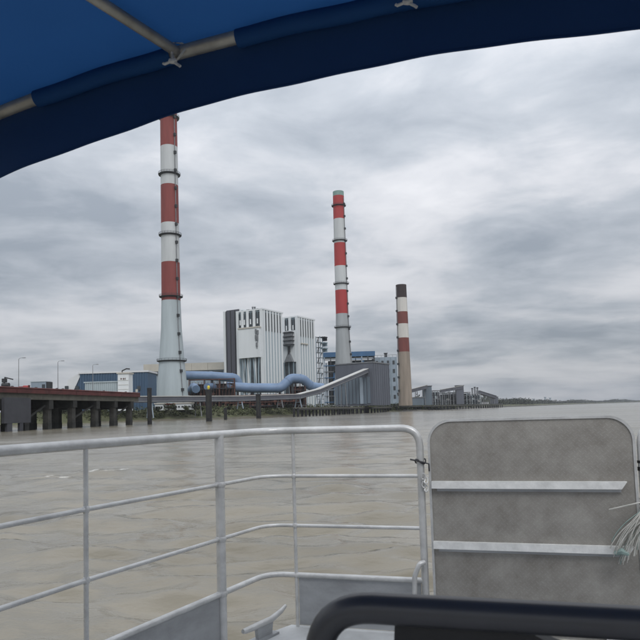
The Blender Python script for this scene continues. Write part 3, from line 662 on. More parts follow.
for k in range(5): MB().box((1 + k * (wx - 2) / 4, -0.3, hx / 2), (0.5, 0.7, hx - 0.4)).build('pilaster', M['clad_blue'], bx_)
for k in range(7): MB().box((0.5 + k * (wx - 1) / 6, 0.4, hx + 1.2), (0.3, 0.3, 2.4)).build('rail_post', M['steel_grey'], bx_)
MB().box((wx / 2, 0.4, hx + 2.3), (wx, 0.25, 0.35)).build('roof_rail', M['steel_grey'], bx_)
MB().box((wx * 0.55, 5, hx + 2.2), (3, 3, 4.4)).box((wx * 0.55, 5, hx + 4.7), (4.2, 4.2, 0.6)).build('roof_vent', M['steel_dark'], bx_)

# ------------------------------------------------------------------ coal yard structures to the right
def incline(label, a, b, w, h, top='gal_top', side='gal_side', legs=4):
    A, Bq = at(*a), at(*b); t = thing('inclined_conveyor', label, 'conveyor', (A.x, A.y, GZ))
    for k in range(4):
        p, q = A.lerp(Bq, k / 4), A.lerp(Bq, (k + 1) / 4 - 0.004)
        sg = MB().beam(p, q, w, h).build('gallery_segment', M[side], t, world=True)
        MB().beam(p + Vector((0, 0, h / 2 + 0.3)), q + Vector((0, 0, h / 2 + 0.3)), w + 0.8, 0.5).build('roof_sheet', M[top], sg, world=True)
    for k in range(legs):
        p = A.lerp(Bq, (k + 0.5) / legs); m = MB()
        if p.z - h / 2 - GZ > 0.5:
            m.beam((p.x - 1.5, p.y, GZ - 0.4), (p.x - 0.8, p.y, p.z - h / 2), 0.6, 0.6).beam((p.x + 1.5, p.y, GZ - 0.4), (p.x + 0.8, p.y, p.z - h / 2), 0.6, 0.6); m.build('trestle', M['steel_grey'], t, world=True)
def frame_house(name, label, x0, x1, y0, d, dep, core, nc=6, nf=4):
    a = gx(x0, d); w = gx(x1, d) - a; hh = gz((x0 + x1) / 2, y0, d) - GZ; t = thing(name, label, 'building', (a, d, GZ - 0.3))
    MB().box((w / 2, dep / 2 + 1.5, hh * 0.46), (w - 1.5, dep - 3, hh * 0.9)).build('inner_block', M[core], t)
    MB().box((w / 2, dep / 2, hh + 0.2), (w + 1, dep + 1, 0.7)).build('roof', M['steel_grey'], t)
    for k in range(nc): MB().box((0.4 + k * (w - 0.8) / (nc - 1), 0.2, hh / 2), (0.55, 0.55, hh)).build('column', M['shed_pale'] if k % 3 == 1 else M['steel_grey'], t)
    for k in range(nf): MB().box((w / 2, 0.7, 2.0 + k * (hh - 2.5) / nf), (w, 1.8, 0.5)).build('floor', M['steel_grey'] if k % 2 else M['steel_dark'], t)
    for k in range(nc - 1):
        x = 0.4 + k * (w - 0.8) / (nc - 1); x2 = x + (w - 0.8) / (nc - 1); f_ = k % nf
        MB().beam((x, 0.1, 2 + f_ * (hh - 2.5) / nf), (x2, 0.1, 2 + (f_ + 1) * (hh - 2.5) / nf), 0.3, 0.3).build('brace', M['steel_grey'], t)
        if k % 2: MB().box(((x + x2) / 2, 0.9, 2 + (f_ + 0.5) * (hh - 2.5) / nf), ((x2 - x) * 0.8, 0.5, hh / nf * 0.6)).build('wall_panel', M[random.choice(['shed_pale', 'tower_blue', 'gal_top'])], t)
    return t
def house(name, label, x0, x1, y0, d, dep, wall, roof='gal_top', cols=4, rows=2, cat='building', slope=0):
    a = gx(x0, d); w = gx(x1, d) - a; hh = gz((x0 + x1) / 2, y0, d) - GZ; t = thing(name, label, cat, (a, d, GZ - 0.3))
    MB().box((w / 2, dep / 2, hh / 2), (w, dep, hh)).build('wall', M[wall], t)
    if slope: MB().extr([(-0.5, -0.5, hh), (w + 0.5, -0.5, hh), (w + 0.5, -0.5, hh + slope)], (0, dep + 1, 0)).build('roof', M[roof], t)
    else: MB().box((w / 2, dep / 2, hh + 0.3), (w + 1, dep + 1, 0.6)).build('roof', M[roof], t)
    wn = None
    for r_ in range(rows):
        for k in range(cols):
            p = (w * (k + 0.5) / cols, -0.06, hh * (r_ + 0.6) / (rows + 0.2))
            if wn is None: wn = MB().box((0, 0, 0), (w / cols * 0.55, 0.3, hh / (rows + 1) * 0.5)).build('window', M['slot'], t); wn.location = p
            else: dup(wn, t, p)
    return t
incline('broad pale roofed conveyor rising at the foot of brown chimney', (398, 394.5, 640), (427, 387, 640), 9, 3.2)
house('junction_house', 'blue grey junction house at top of the broad pale conveyor', 425, 432.5, 386, 645, 12, 'tower_blue', 'steel_dark', 0, 0)
frame_house('switch_house', 'low open framed slate shed beside blue grey junction house', 432.8, 441, 390.5, 660, 12, 'tower_grey', 4, 3)
frame_house('crusher_house', 'wide open framed crusher house with pale columns', 443, 471, 392.5, 700, 20, 'recess', 9, 4)
incline('dark conveyor climbing over the wide crusher house', (440.5, 391.3, 695), (463, 387.2, 695), 5, 3.0)
house('drive_house', 'small dark drive house perched at the top of a dark conveyor', 457, 464.5, 385.5, 693, 6, 'tower_grey', 'steel_dark', 0, 0)
frame_house('pump_house', 'dark blocky pump house below three thin stacks', 469.5, 481, 394, 735, 12, 'tower_blue', 5, 3)
for k, (x, yt) in enumerate(((473, 388.5), (475.6, 387.3), (478.2, 387.8))):
    X, d = gx(x, 741), 741; m = MB(); zt = z_at(X, d, yt); r0 = 0.95
    t = thing('thin_stack', 'thin grey steel stack beside the dark pump house', 'stack', (X, d, GZ - 0.3), 0, 'three thin stacks')
    MB().lathe([(r0 * 1.3, 0), (r0 * 1.2, 3), (r0, 6), (r0, zt - GZ)], seg=14).build('shaft', M['steel_grey'], t, smooth=True)
    MB().lathe([(r0 * 1.25, zt - GZ - 0.2), (r0 * 1.25, zt - GZ + 0.8), (r0 * 0.9, zt - GZ + 0.8)], seg=14).build('cap', M['steel_dark'], t)
incline('dark conveyor sloping down to a small end house by the water', (478, 392.3, 780), (495, 397.5, 800), 5, 3.0, 'gal_side', 'gal_side')
house('end_house', 'small slate end house at the foot of the downward conveyor', 492.5, 498.5, 396.8, 805, 8, 'tower_grey', 'steel_grey', 0, 0)
house('quay_shed', 'long low blue grey quay shed behind the dark jetty', 404, 424, 397.5, 628, 10, 'tower_blue', 'steel_grey', 0, 0)
house('quay_shed', 'tiny white quay shed beside the pump house', 483, 489, 402, 790, 8, 'roof_white', 'steel_grey', 2, 1)
# distant masts on the far bank
for x, yt in ((545.5, 397.5), (550.5, 398.3), (534, 399.2)):
    d = 2900; X = gx(x, d); zt = z_at(X, d, yt); t = thing('distant_mast', 'faint slim mast rising above the far wood', 'mast', (X, d, 4), 0, 'masts on the far bank')
    MB().lathe([(4.5, 0), (3.4, zt * 0.6), (3.0, zt - 4)], seg=8).build('shaft', M['light_blue'], t)
    MB().box((0, 0, zt - 3), (9, 9, 3)).build('platform', M['light_blue'], t)

b = MB()
for _ in range(330):
    t_ = random.uniform(7.15, 9.6); p = bank_pt(t_); a, c = bank_pt(t_ - 0.2), bank_pt(t_ + 0.2); dd = (c - a).normalized(); n_ = Vector((-dd.y, dd.x, 0)); q = p + n_ * random.uniform(14, 30); s_ = random.uniform(1.6, 3.6) * (p.y / 800)
    leaf_cloud(b, (q.x, q.y, 4.0 + s_ * 0.5), (s_ * 1.7, s_ * 1.5, s_), 40, 1.0)
tag(b.build('quay_hedge', M['leaf2']), 'dark ragged hedge behind the quay of the coal yard', 'hedge', kind='stuff')

# ------------------------------------------------------------------ warehouses on the left
A = gx(80, 372); wd = gx(148, 372) - A; hw = gz(112, 372.5, 372) - GZ
wh = thing('coal_hall', 'large slate blue corrugated hall with pale eaves behind the loading pier', 'building', (A, 372, GZ - 0.3))
MB().box((wd / 2, 10, hw / 2), (wd, 20, hw)).build('wall', M['navy_clad'], wh)
rib = None
for k in range(26):
    p = (0.8 + k * (wd - 1.6) / 25, -0.15, hw / 2)
    if rib is None: rib = MB().box((0, 0, 0), (0.5, 0.5, hw - 0.4)).build('cladding_rib', M['navy_clad'], wh); rib.location = p
    else: dup(rib, wh, p)
MB().box((wd / 2, 10, hw + 0.5), (wd + 1.2, 21.4, 1.0)).build('roof_edge', M['roof_white'], wh)
xl = gx(61, 372) - A
MB().extr([(xl, 1, 0), (-0.2, 1, 0), (-0.2, 1, hw), (xl * 0.15, 1, hw * 0.86)], (0, 18, 0)).build('lean_to_wall', M['navy_clad'], wh)
MB().extr([(xl - 0.8, 0.2, 0.6), (xl - 0.8, 0.2, 2.0), (xl * 0.62, 0.2, hw * 0.86), (0.4, 0.2, hw + 1.0), (0.4, 0.2, hw - 0.6), (xl * 0.3, 0.2, hw * 0.62)], (0, 20.3, 0)).build('lean_to_roof', M['roof_white'], wh)
for x in (66.5, 77, 139): 
    p = at(x, 387.5, 371.5); MB().box((p.x - A, -0.35, p.z - GZ), (2.0, 0.5, 2.4)).build('vent', M['slot'], wh)
t = house('ribbed_shed', 'pale green grey ribbed shed in front of the slate blue hall', 85, 117.5, 382, 330, 20, 'shed_pale', 'shed_pale', 0, 0)
wsh = gx(117.5, 330) - gx(85, 330); hsh = gz(101, 382, 330) - GZ; rib = None
for k in range(16):
    p = (0.5 + k * (wsh - 1) / 15, -0.12, hsh / 2)
    if rib is None: rib = MB().box((0, 0, 0), (0.45, 0.4, hsh - 0.3)).build('cladding_rib', M['shed_pale'], t); rib.location = p
    else: dup(rib, t, p)
t = house('white_tower', 'square white tower with red mark and rooftop gear before slate blue hall', 118, 129, 373, 325, 7, 'clad_white', 'cream', 0, 0)
w_ = gx(129, 325) - gx(118, 325); h_ = gz(123, 373, 325) - GZ
for k in range(6): MB().box((w_ / 2, -0.08, h_ * (0.22 + 0.12 * k)), (w_ - 0.3, 0.2, 0.14)).build('panel_joint', M['ch_cream'], t)
for dx, hh_ in ((-1.2, 0.9), (-0.7, 0.6), (0.1, 0.9), (0.5, 0.7), (1.1, 0.9)): MB().box((w_ / 2 + dx, -0.14, h_ * 0.86), (0.26, 0.12, hh_)).build('red_mark', M['rust'], t)
MB().tube([(w_ * 0.3, 2, h_ + 0.3), (w_ * 0.3, 2, h_ + 1.6), (w_ * 0.7, 2, h_ + 2.6), (w_ * 1.0, 2, h_ + 2.4)], 0.35, 8).build('roof_boom', M['steel_dark'], t)
house('low_white_office', 'low white office block seen between the piles below the tallest chimney', 155, 166, 403.5, 362, 8, 'clad_white', 'cream', 4, 1)
house('low_white_office', 'second low white office block just right of a red roofed kiosk', 174, 191, 403, 372, 8, 'clad_white', 'cream', 5, 1)
house('kiosk', 'small red roofed white kiosk between two low white offices', 167, 172.5, 404, 358, 5, 'clad_white', 'ch_red', 2, 1)

# ------------------------------------------------------------------ loading pier on the left
pd = Vector((0.2, 0.98, 0)).normalized(); pn = Vector((-pd.y, pd.x, 0)); P0 = Vector((-70.2, 132, 0))
def pier_s(px):      # distance along the pier's front edge for a picture column
    lo, hi = -100.0, 200.0
    for _ in range(50):
        mid = (lo + hi) / 2; q = P0 + pd * mid
        if gx(px, q.y) > q.x: lo = mid
        else: hi = mid
    return lo
PZ = 9.3; PW = 14.0
pier = thing('loading_pier', 'concrete loading pier with red brown edge beam on dark piles', 'pier', (P0.x, P0.y, 0), math.atan2(pd.y, pd.x))
# local x along the pier, local y inland
s_end = pier_s(139)
MB().box(((s_end - 70) / 2, PW / 2, PZ - 0.5), (s_end + 70, PW, 1.0)).build('deck', M['pier_conc'], pier)
for k in range(12):
    L_ = (s_end + 70) / 12; MB().box((-70 + L_ * (k + 0.5), -0.25, PZ - 0.35), (L_ - 0.12, 0.5, 0.9)).build('edge_beam', M['pier_red'], pier)
    MB().tube([(-70 + L_ * k, -0.35, PZ + 0.32), (-70 + L_ * (k + 1) - 0.1, -0.35, PZ + 0.32)], 0.22, 8).build('edge_pipe', M['pier_red'], pier)
MB().box(((s_end - 70) / 2, 0.9, PZ - 1.6), (s_end + 70, 1.6, 1.2)).build('long_beam', M['pier_conc'], pier)
MB().box(((s_end - 70) / 2, PW - 0.9, PZ - 1.6), (s_end + 70, 1.6, 1.2)).build('long_beam', M['pier_conc'], pier)
pile = None
bents = [pier_s(p) for p in (-190, -130, -80, -40, 0, 29, 52, 76, 99, 117, 133)]
for i, s in enumerate(bents):
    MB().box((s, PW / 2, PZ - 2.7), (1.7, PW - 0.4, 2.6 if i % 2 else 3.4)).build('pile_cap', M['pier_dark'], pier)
    for j, y in enumerate((1.3, 6.6, 12.2)):
        p = (s + (0, 0.6, -0.5)[j], y, 0)
        if pile is None:
            pile = MB().box((0, 0, -1.0), (1.5, 1.5, 5.0), mi=1).box((0, 0, (PZ - 1.3 + 1.5) / 2), (1.4, 1.4, PZ - 1.3 - 1.5), mi=0).build('pile', [M['pile_conc'], M['pier_dark']], pier); pile.location = p
        else: q = dup(pile, pier, p)
for i in (4, 5, 6, 7, 8, 9):
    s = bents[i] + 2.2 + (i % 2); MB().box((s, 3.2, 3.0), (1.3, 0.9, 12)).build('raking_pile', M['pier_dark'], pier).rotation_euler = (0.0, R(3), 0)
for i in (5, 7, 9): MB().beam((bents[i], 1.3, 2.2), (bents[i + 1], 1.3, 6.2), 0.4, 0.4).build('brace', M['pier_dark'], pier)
sF = pier_s(26); MB().box((sF - 4.4, -0.9, 4.6), (8.8, 0.7, 5.6)).box((sF - 3.1, -0.9, 0.2), (1.1, 0.6, 3.6)).box((sF - 7.0, -0.9, 0.2), (1.6, 0.6, 3.6)).build('fender_panel', M['fender'], pier)
sF2 = pier_s(-14); MB().box((sF2 - 5.2, -0.9, 3.7), (7.6, 0.7, 7.0)).build('fender_panel', M['fender'], pier)
for k in range(34): MB().box((-40 + k * (s_end + 40) / 33.5, PW - 0.4, PZ + 0.55), (0.1, 0.1, 1.1)).build('rail_post', M['steel_dark'], pier)
MB().box(((s_end - 40) / 2, PW - 0.4, PZ + 1.08), (s_end + 40, 0.1, 0.1)).build('guard_rail', M['steel_dark'], pier)
def on_pier(px, y_in):
    s = pier_s(px); q = P0 + pd * s
    # solve for the inland offset
    for _ in range(4):
        q = P0 + pd * s + pn * y_in; s += (gx(px, q.y) - q.x) / (pd.x - pd.y * (px - 320) / 640) * 1.0
    return P0 + pd * s + pn * y_in
def street_lamp(px, ytop, y_in, label, arm=1):
    q = on_pier(px, y_in); zt = z_at(q.x, q.y, ytop); hh = zt - PZ
    t = thing('lamp_post', label, 'lamp post', (q.x, q.y, PZ)); 
    MB().lathe([(0.16, 0), (0.15, 0.4), (0.11, 0.5), (0.07, hh - 0.3)], seg=10).build('post', M['lamp_grey'], t)
    MB().tube([(0, 0, hh - 0.4), (0.15 * arm, 0, hh - 0.1), (0.6 * arm, 0, hh), (1.1 * arm, 0, hh)], 0.05, 8).build('arm', M['lamp_grey'], t)
    MB().box((1.3 * arm, 0, hh), (0.75, 0.3, 0.16)).build('lamp_head', M['lamp_grey'], t)
street_lamp(18.5, 358, 9, 'tall lamp post rising from the pier beside dark crane gear', 1)
street_lamp(58, 361, 8, 'tall lamp post on the pier beside the blue grey cabin', 1)
street_lamp(93, 364.5, 9, 'tall lamp post on the pier before the slate blue hall', 1)
# cabin on the pier
q = on_pier(42, 5); cw = 4.9; t = thing('pier_cabin', 'blue grey cabin with dark doorway standing on the pier', 'cabin', (q.x, q.y, PZ), R(-6))
MB().box((-0.3, 0, 1.25), (3.9, 2.4, 2.4)).build('wall', M['light_blue'], t)
MB().box((-0.3, 0, 2.52), (4.1, 2.6, 0.14)).build('roof', M['shed_pale'], t)
for k in range(9): MB().box((-2.0 + k * 0.42, -1.22, 1.25), (0.14, 0.08, 2.2)).build('wall_rib', M['light_blue'], t)
MB().box((1.1, -1.25, 0.95), (0.75, 0.12, 1.7)).build('door', M['slot'], t)
MB().box((2.1, -0.2, 1.2), (0.7, 1.6, 2.4)).build('cabinet', M['steel_dark'], t)
# dark crane gear and red equipment on the pier
q = on_pier(6, 6); t = thing('crane_gear', 'dark winch gear with jib standing on the pier by a lamp post', 'winch', (q.x, q.y, PZ))
MB().box((0, 0, 0.5), (1.7, 1.4, 1.0)).build('base', M['steel_dark'], t)
MB().tube([(-0.8, -0.2, 1.3), (0.8, -0.2, 1.3)], 0.55, 14).build('drum', M['steel_dark'], t)
MB().beam((-0.6, 0, 1.0), (-0.2, 0, 3.2), 0.3, 0.3).beam((-0.2, 0, 3.1), (1.6, 0, 2.6), 0.25, 0.25).build('jib', M['steel_dark'], t)
MB().box((-0.4, 0, 2.4), (0.9, 0.8, 0.9)).build('cab', M['steel_dark'], t)
for x, lab in ((26, 'red pump unit with round drum on the pier edge'), (21, 'small red valve cabinet on the pier beside a lamp post')):
    q = on_pier(x, 2.5); t = thing('pump_unit', lab, 'pump', (q.x, q.y, PZ))
    if x == 26:
        MB().box((0, 0, 0.15), (1.9, 0.9, 0.3)).build('skid', M['pier_red'], t); MB().tube([(-0.6, 0, 0.75), (0.6, 0, 0.75)], 0.45, 14).build('drum', M['sign_red'], t); MB().box((0.7, 0, 0.9), (0.3, 0.5, 0.7)).build('motor', M['pier_red'], t)
    else:
        MB().box((0, 0, 0.45), (0.8, 0.6, 0.9)).build('cabinet', M['sign_red'], t); MB().box((0, -0.31, 0.5), (0.5, 0.05, 0.6)).build('door', M['pier_red'], t)
bol = None
for px_ in (12, 36, 57, 63, 80, 104, 126, 134):
    q = on_pier(px_, 1.2)
    t = thing('mooring_bollard', 'dark mooring bollard on the pier edge', 'bollard', (q.x, q.y, PZ), 0, 'bollards along the pier edge')
    if bol is None: bol = MB().lathe([(0.3, 0), (0.24, 0.15), (0.2, 0.5), (0.34, 0.65), (0.3, 0.8), (0.05, 0.86)], seg=14).build('post', M['steel_dark'], t, smooth=True)
    else: dup(bol, t)
q = on_pier(137, 3); t = thing('warning_board', 'small pale board on a post at the pier end', 'sign', (q.x, q.y, PZ))
MB().box((0, 0, 0.7), (0.12, 0.12, 1.4)).build('post', M['lamp_grey'], t); MB().box((0, -0.1, 1.4), (0.7, 0.06, 0.9)).build('board', M['cream'], t)

# ------------------------------------------------------------------ mooring dolphins and low jetty
def dolphin(px, d, ytop, r, label, lamp=False):
    X = gx(px, d); zt = z_at(X, d, ytop); t = thing('mooring_pile', label, 'pile', (X, d, 0))
    MB().lathe([(r, -3.5), (r, zt - 0.6), (r * 1.06, zt - 0.6), (r * 1.06, zt), (r * 0.9, zt + 0.05)], seg=18).build('shaft', M['pile_black'], t, smooth=True)
    MB().box((0, -r - 0.12, zt * 0.5), (r * 0.7, 0.3, zt * 0.8)).build('rubbing_strip', M['pier_dark'], t)
    if lamp:
        MB().lathe([(0.35, zt), (0.35, zt + 0.5), (0.5, zt + 0.5), (0.5, zt + 1.1), (0.2, zt + 1.4)], seg=12).build('lantern', M['yellow'], t)
        MB().box((0.9, 0, zt + 0.5), (0.12, 0.12, 1.0)).box((-0.9, 0, zt + 0.5), (0.12, 0.12, 1.0)).box((0, 0, zt + 1.0), (1.9, 0.1, 0.1)).build('hand_rail', M['steel_dark'], t)
dolphin(149.7, 191, 388, 0.66, 'tall black mooring pile standing just off the pier end')
dolphin(209, 228, 389.5, 1.1, 'thick black mooring pile topped by a yellow lantern', True)
dolphin(258.6, 289, 394, 1.1, 'thick black mooring pile before the long blue duct')
dolphin(225.5, 277, 408, 0.7, 'short stubby black pile between two tall mooring piles')
def jetty(label, a, b, z, n, w, deckm='pier_dark'):
    a, b = Vector(a), Vector(b); d = (b - a).normalized(); L_ = (b - a).length
    t = thing('low_jetty', label, 'jetty', (a.x, a.y, 0), math.atan2(d.y, d.x))
    for k in range(n):
        x0 = L_ * k / n; MB().box((x0 + L_ / n / 2, 0, z - 0.3), (L_ / n - 0.1, w, 0.6)).build('deck_span', M['pier_conc'], t)
        MB().box((x0 + L_ / n / 2, -w / 2 + 0.2, z - 1.0), (L_ / n - 0.1, 0.4, 0.8)).build('girder', M[deckm], t)
    ps = None
    for k in range(n + 1):
        for y in (-w / 2 + 0.6, w / 2 - 0.6):
            p = (L_ * k / n, y, 0)
            if ps is None: ps = MB().lathe([(0.6, -3), (0.6, z - 0.4)], seg=10).build('pile', M['pile_black'], t, smooth=True); ps.location = p
            else: dup(ps, t, p)
    pp = None
    for k in range(2 * n + 1):
        p = (L_ * k / n / 2, -w / 2 + 0.15, z + 0.55)
        if pp is None: pp = MB().box((0, 0, 0), (0.14, 0.14, 1.1)).build('rail_post', M['steel_grey'], t); pp.location = p
        else: dup(pp, t, p)
    MB().box((L_ / 2, -w / 2 + 0.15, z + 1.12), (L_, 0.12, 0.12)).build('hand_rail', M['steel_grey'], t)
jetty('low dark walkway jetty on piles before the slate transfer tower', (gx(296, 336), 336, 0), (gx(392, 640), 640, 0), 4.8, 22, 3.4)
jetty('low dark quay on close piles before the coal yard conveyors', (gx(393, 642), 642, 0), (gx(500, 1080), 1080, 0), 5.4, 34, 9)
for k, (x, d) in enumerate(((343, 470), (349, 486), (366, 545), (383, 600))):
    X = gx(x, d); t = thing('mooring_pile', 'short black pile standing in front of the low walkway jetty', 'pile', (X, d - 4, 0), 0, 'piles before the walkway jetty')
    MB().lathe([(1.0, -3), (1.0, 5.4), (0.9, 5.7)], seg=12).build('shaft', M['pile_black'], t, smooth=True)
    MB().box((0, -1.05, 3), (0.6, 0.25, 4)).build('rubbing_strip', M['pier_dark'], t)

# ================================================================== the boat
YAW = R(16.13)
DZ = 1.2                                        # deck height above the water
ship = thing('passenger_boat', 'grey aluminium passenger boat with tubular bow railing and pale deck', 'boat', (0, 0, 0), -YAW)
MID = 0.08
def mir(p): return (2 * MID - p[0],) + tuple(p[1:])
half = [(-1.74, -2.6), (-1.72, 1.5), (-1.45, 2.85), (-1.335, 3.13), (-1.19, 3.405)]
outline = half + [mir(p) for p in half[::-1]]
MB().prism(outline, DZ - 0.05, DZ).build('deck', M['deck'], ship)
m = MB(); lo = [(MID + (p[0] - MID) * 0.93, p[1] - 0.35 if p[1] > 2 else p[1]) for p in outline]; n = len(outline)
m.add([(p[0], p[1], DZ - 0.052) for p in outline] + [(p[0], p[1], -0.5) for p in lo], [tuple(range(n)), tuple(range(n, 2 * n))[::-1]] + [(i, (i + 1) % n, n + (i + 1) % n, n + i) for i in range(n)])
m.build('hull', M['alu_hull'], ship)
MB().tube([(p[0], p[1], DZ - 0.03) for p in half], 0.028, 8).build('rubbing_rail', M['galv'], ship)
# non-slip tread strips on the deck
for k in range(5): MB().box((-0.9 + k * 0.45, 3.05, DZ + 0.004), (0.3, 0.05, 0.006)).build('tread_strip', M['tape'], ship)
ZR = [H - 0.101, H - 0.351, H - 0.620, H - 0.886]
FG = 3.381
side = [(-1.72, -2.5), (-1.70, 0.9), (-1.642, 1.779), (-1.582, 2.152), (-1.401, 2.974), (-1.311, FG)]
def railing(sgn, parent):
    f = (lambda p: p) if sgn < 0 else mir
    xg = -0.447
    top = [f((*p, ZR[0])) for p in side] + [f((xg, FG, ZR[0])), f((xg, FG, DZ + 0.01))]
    path = fillet(top, {1: .3, 2: .3, 3: .3, 4: .3, 5: 0.16, 6: 0.10}, 9)
    rail = MB().tube(path, 0.0195, 16).build('handrail', M['galv'], parent, smooth=True)
    for k, z in enumerate(ZR[1:]):
        r = 0.0098 if k < 2 else 0.0148
        pts = [f((*p, z)) for p in side] + [f((xg - 0.012, FG, z))]
        MB().tube(fillet(pts, {1: .3, 2: .3, 3: .3, 4: .3, 5: 0.15}, 8), r, 12).build('rail', M['galv'], rail, smooth=True)
    def post(x, y, r, n_=14):
        MB().tube([f((x, y, DZ - 0.002)), f((x, y, ZR[0] - 0.005))], r, n_).build('post', M['galv'], rail, smooth=True)
        for z in ZR[1:]: MB().tube([f((x, y, z - 0.014)), f((x, y, z - 0.006)), f((x, y, z + 0.007)), f((x, y, z + 0.013))], [r + 0.001, r + 0.005, r + 0.004, r + 0.001], 12).build('weld_collar', M['galv'], rail, smooth=True)
    post(-1.401, 2.974, 0.0235); post(-1.147, FG, 0.0098); post(-1.582, 2.152, 0.0098); post(-1.70, 1.0, 0.0235); post(-1.71, 0.0, 0.0098); post(-1.715, -1.2, 0.0235)
    # kick plates below the lowest rail
    m_ = MB(); a, b = f((-1.135, FG + 0.004, 0)), f((xg - 0.022, FG + 0.004, 0))
    m_.beam((a[0], a[1], (ZR[3] + DZ) / 2), (b[0], b[1], (ZR[3] + DZ) / 2), 0.004, ZR[3] - DZ - 0.02); m_.build('kick_plate', M['alu_plate'], rail)
    for p, q in (((-1.582, 2.152), (-1.406, 2.95)), ((-1.642, 1.779), (-1.585, 2.14)), ((-1.70, 0.9), (-1.645, 1.765))):
        m_ = MB(); a, b = f((*p, 0)), f((*q, 0)); m_.beam((a[0], a[1], (ZR[3] + DZ) / 2), (b[0], b[1], (ZR[3] + DZ) / 2), 0.004, ZR[3] - DZ - 0.016); m_.build('kick_plate', M['alu_plate'], rail)
    # bent lug beside the gate post
    lug = [f((xg + 0.004, FG - 0.03, 1.575)), f((xg - 0.02, FG - 0.05, 1.57)), f((xg - 0.045, FG - 0.055, 1.51)), f((xg - 0.05, FG - 0.055, 1.40)), f((xg - 0.05, FG - 0.055, DZ))]
    MB().tube(fillet(lug, 0.05, 5), 0.013, 10).build('bent_lug', M['galv'], rail, smooth=True)
    return rail
railing(-1, ship); railing(1, ship)
# mooring cleat on the chamfered corner of the deck
cc = Vector((-1.262, 3.175, DZ)); cd = Vector((0.30, 0.954, 0)).normalized(); cn = Vector((-cd.y, cd.x, 0))
m = MB(); m.beam(cc - cd * 0.09 + Vector((0, 0, 0.006)), cc + cd * 0.09 + Vector((0, 0, 0.006)), 0.06, 0.012); cl = m.build('mooring_cleat', M['alu_plate'], ship)
m = MB(); m.extr([cc - cd * 0.055 - cn * 0.011 + Vector((0, 0, 0.012)), cc + cd * 0.055 - cn * 0.011 + Vector((0, 0, 0.012)), cc + cd * 0.065 - cn * 0.011 + Vector((0, 0, 0.075)), cc - cd * 0.065 - cn * 0.011 + Vector((0, 0, 0.075))], cn * 0.022); m.build('cleat_web', M['alu_plate'], cl)
m = MB(); m.tube([cc - cd * 0.165 + Vector((0, 0, 0.082)), cc - cd * 0.15 + Vector((0, 0, 0.08)), cc - cd * 0.06 + Vector((0, 0, 0.078)), cc + cd * 0.06 + Vector((0, 0, 0.078)), cc + cd * 0.15 + Vector((0, 0, 0.098)), cc + cd * 0.19 + Vector((0, 0, 0.115))], [0.011, 0.014, 0.017, 0.017, 0.013, 0.009], 12); m.build('cleat_horn', M['galv'], cl, smooth=True)

# ------------------------------------------------------------------ folded boarding ramp closing the bow
GX0, GX1, GT = -0.405, 0.580, H - 0.060
ramp = thing('boarding_ramp', 'upright chequer plate boarding ramp with rounded corners closing the bow railing', 'ramp', (0, 0, 0), -YAW)
ramp.location = (0, 0, DZ)
def rr_outline(x0, x1, z0, z1, r, n=10):
    pts = [(x0, z0), (x1, z0)]
    for k in range(n + 1): a = k / n * math.pi / 2; pts.append((x1 - r + r * math.cos(a), z1 - r + r * math.sin(a)))
    for k in range(n + 1): a = math.pi / 2 + k / n * math.pi / 2; pts.append((x0 + r + r * math.cos(a), z1 - r + r * math.sin(a)))
    return pts
zt = GT - DZ
ol = rr_outline(GX0, GX1, 0.03, zt, 0.12); FR = FG - 0.010
MB().extr([(x, FR, z) for x, z in ol], (0, 0.006, 0)).build('plate', M['chequer'], ramp)
# folded rim: strip following the outline, set back towards the river and slightly proud
ol2 = ol[1:] + [ol[0]]
m = MB(); rim = [Vector((x, FR + 0.004, z)) for x, z in ol2]
ins = [(x, z) for x, z in rr_outline(GX0 + 0.012, GX1 - 0.012, 0.03, zt - 0.012, 0.11)]; ins = ins[1:] + [ins[0]]
nn = len(ol2); V = []
for (x, z) in ol2: V += [(x, FR - 0.006, z), (x, FR + 0.03, z)]
for (x, z) in ins: V += [(x, FR - 0.006, z), (x, FR + 0.03, z)]
F_ = []
for i in range(nn - 1):
    a, b = 2 * i, 2 * (i + 1); c, d = a + 2 * nn, b + 2 * nn
    F_ += [(a, b, b + 1, a + 1), (c, c + 1, d + 1, d), (a, c, d, b), (a + 1, b + 1, d + 1, c + 1)]
m.add(V, F_); m.build('rim', M['galv'], ramp)
for z, xa, xb in ((H - 0.391 - DZ, GX0 + 0.015, GX1 - 0.05), (H - 0.695 - DZ, GX0 + 0.012, GX1 - 0.035)):
    bar = MB().extr([(xa, FR - 0.002, z - 0.020), (xb - 0.025, FR - 0.002, z - 0.020), (xb, FR - 0.002, z + 0.016), (xa, FR - 0.002, z + 0.016)], (0, -0.028, 0)).build('stiffener_bar', M['lit_alu'], ramp)
    MB().box(((xa + xb) / 2, FR - 0.006, z - 0.028), (xb - xa - 0.05, 0.008, 0.016)).build('bar_flange', M['alu_plate'], bar)
for x in (GX0 + 0.12, GX1 - 0.12): MB().tube([(x - 0.06, FR - 0.004, 0.03), (x + 0.06, FR - 0.004, 0.03)], 0.03, 12).build('hinge', M['galv'], ramp, smooth=True)

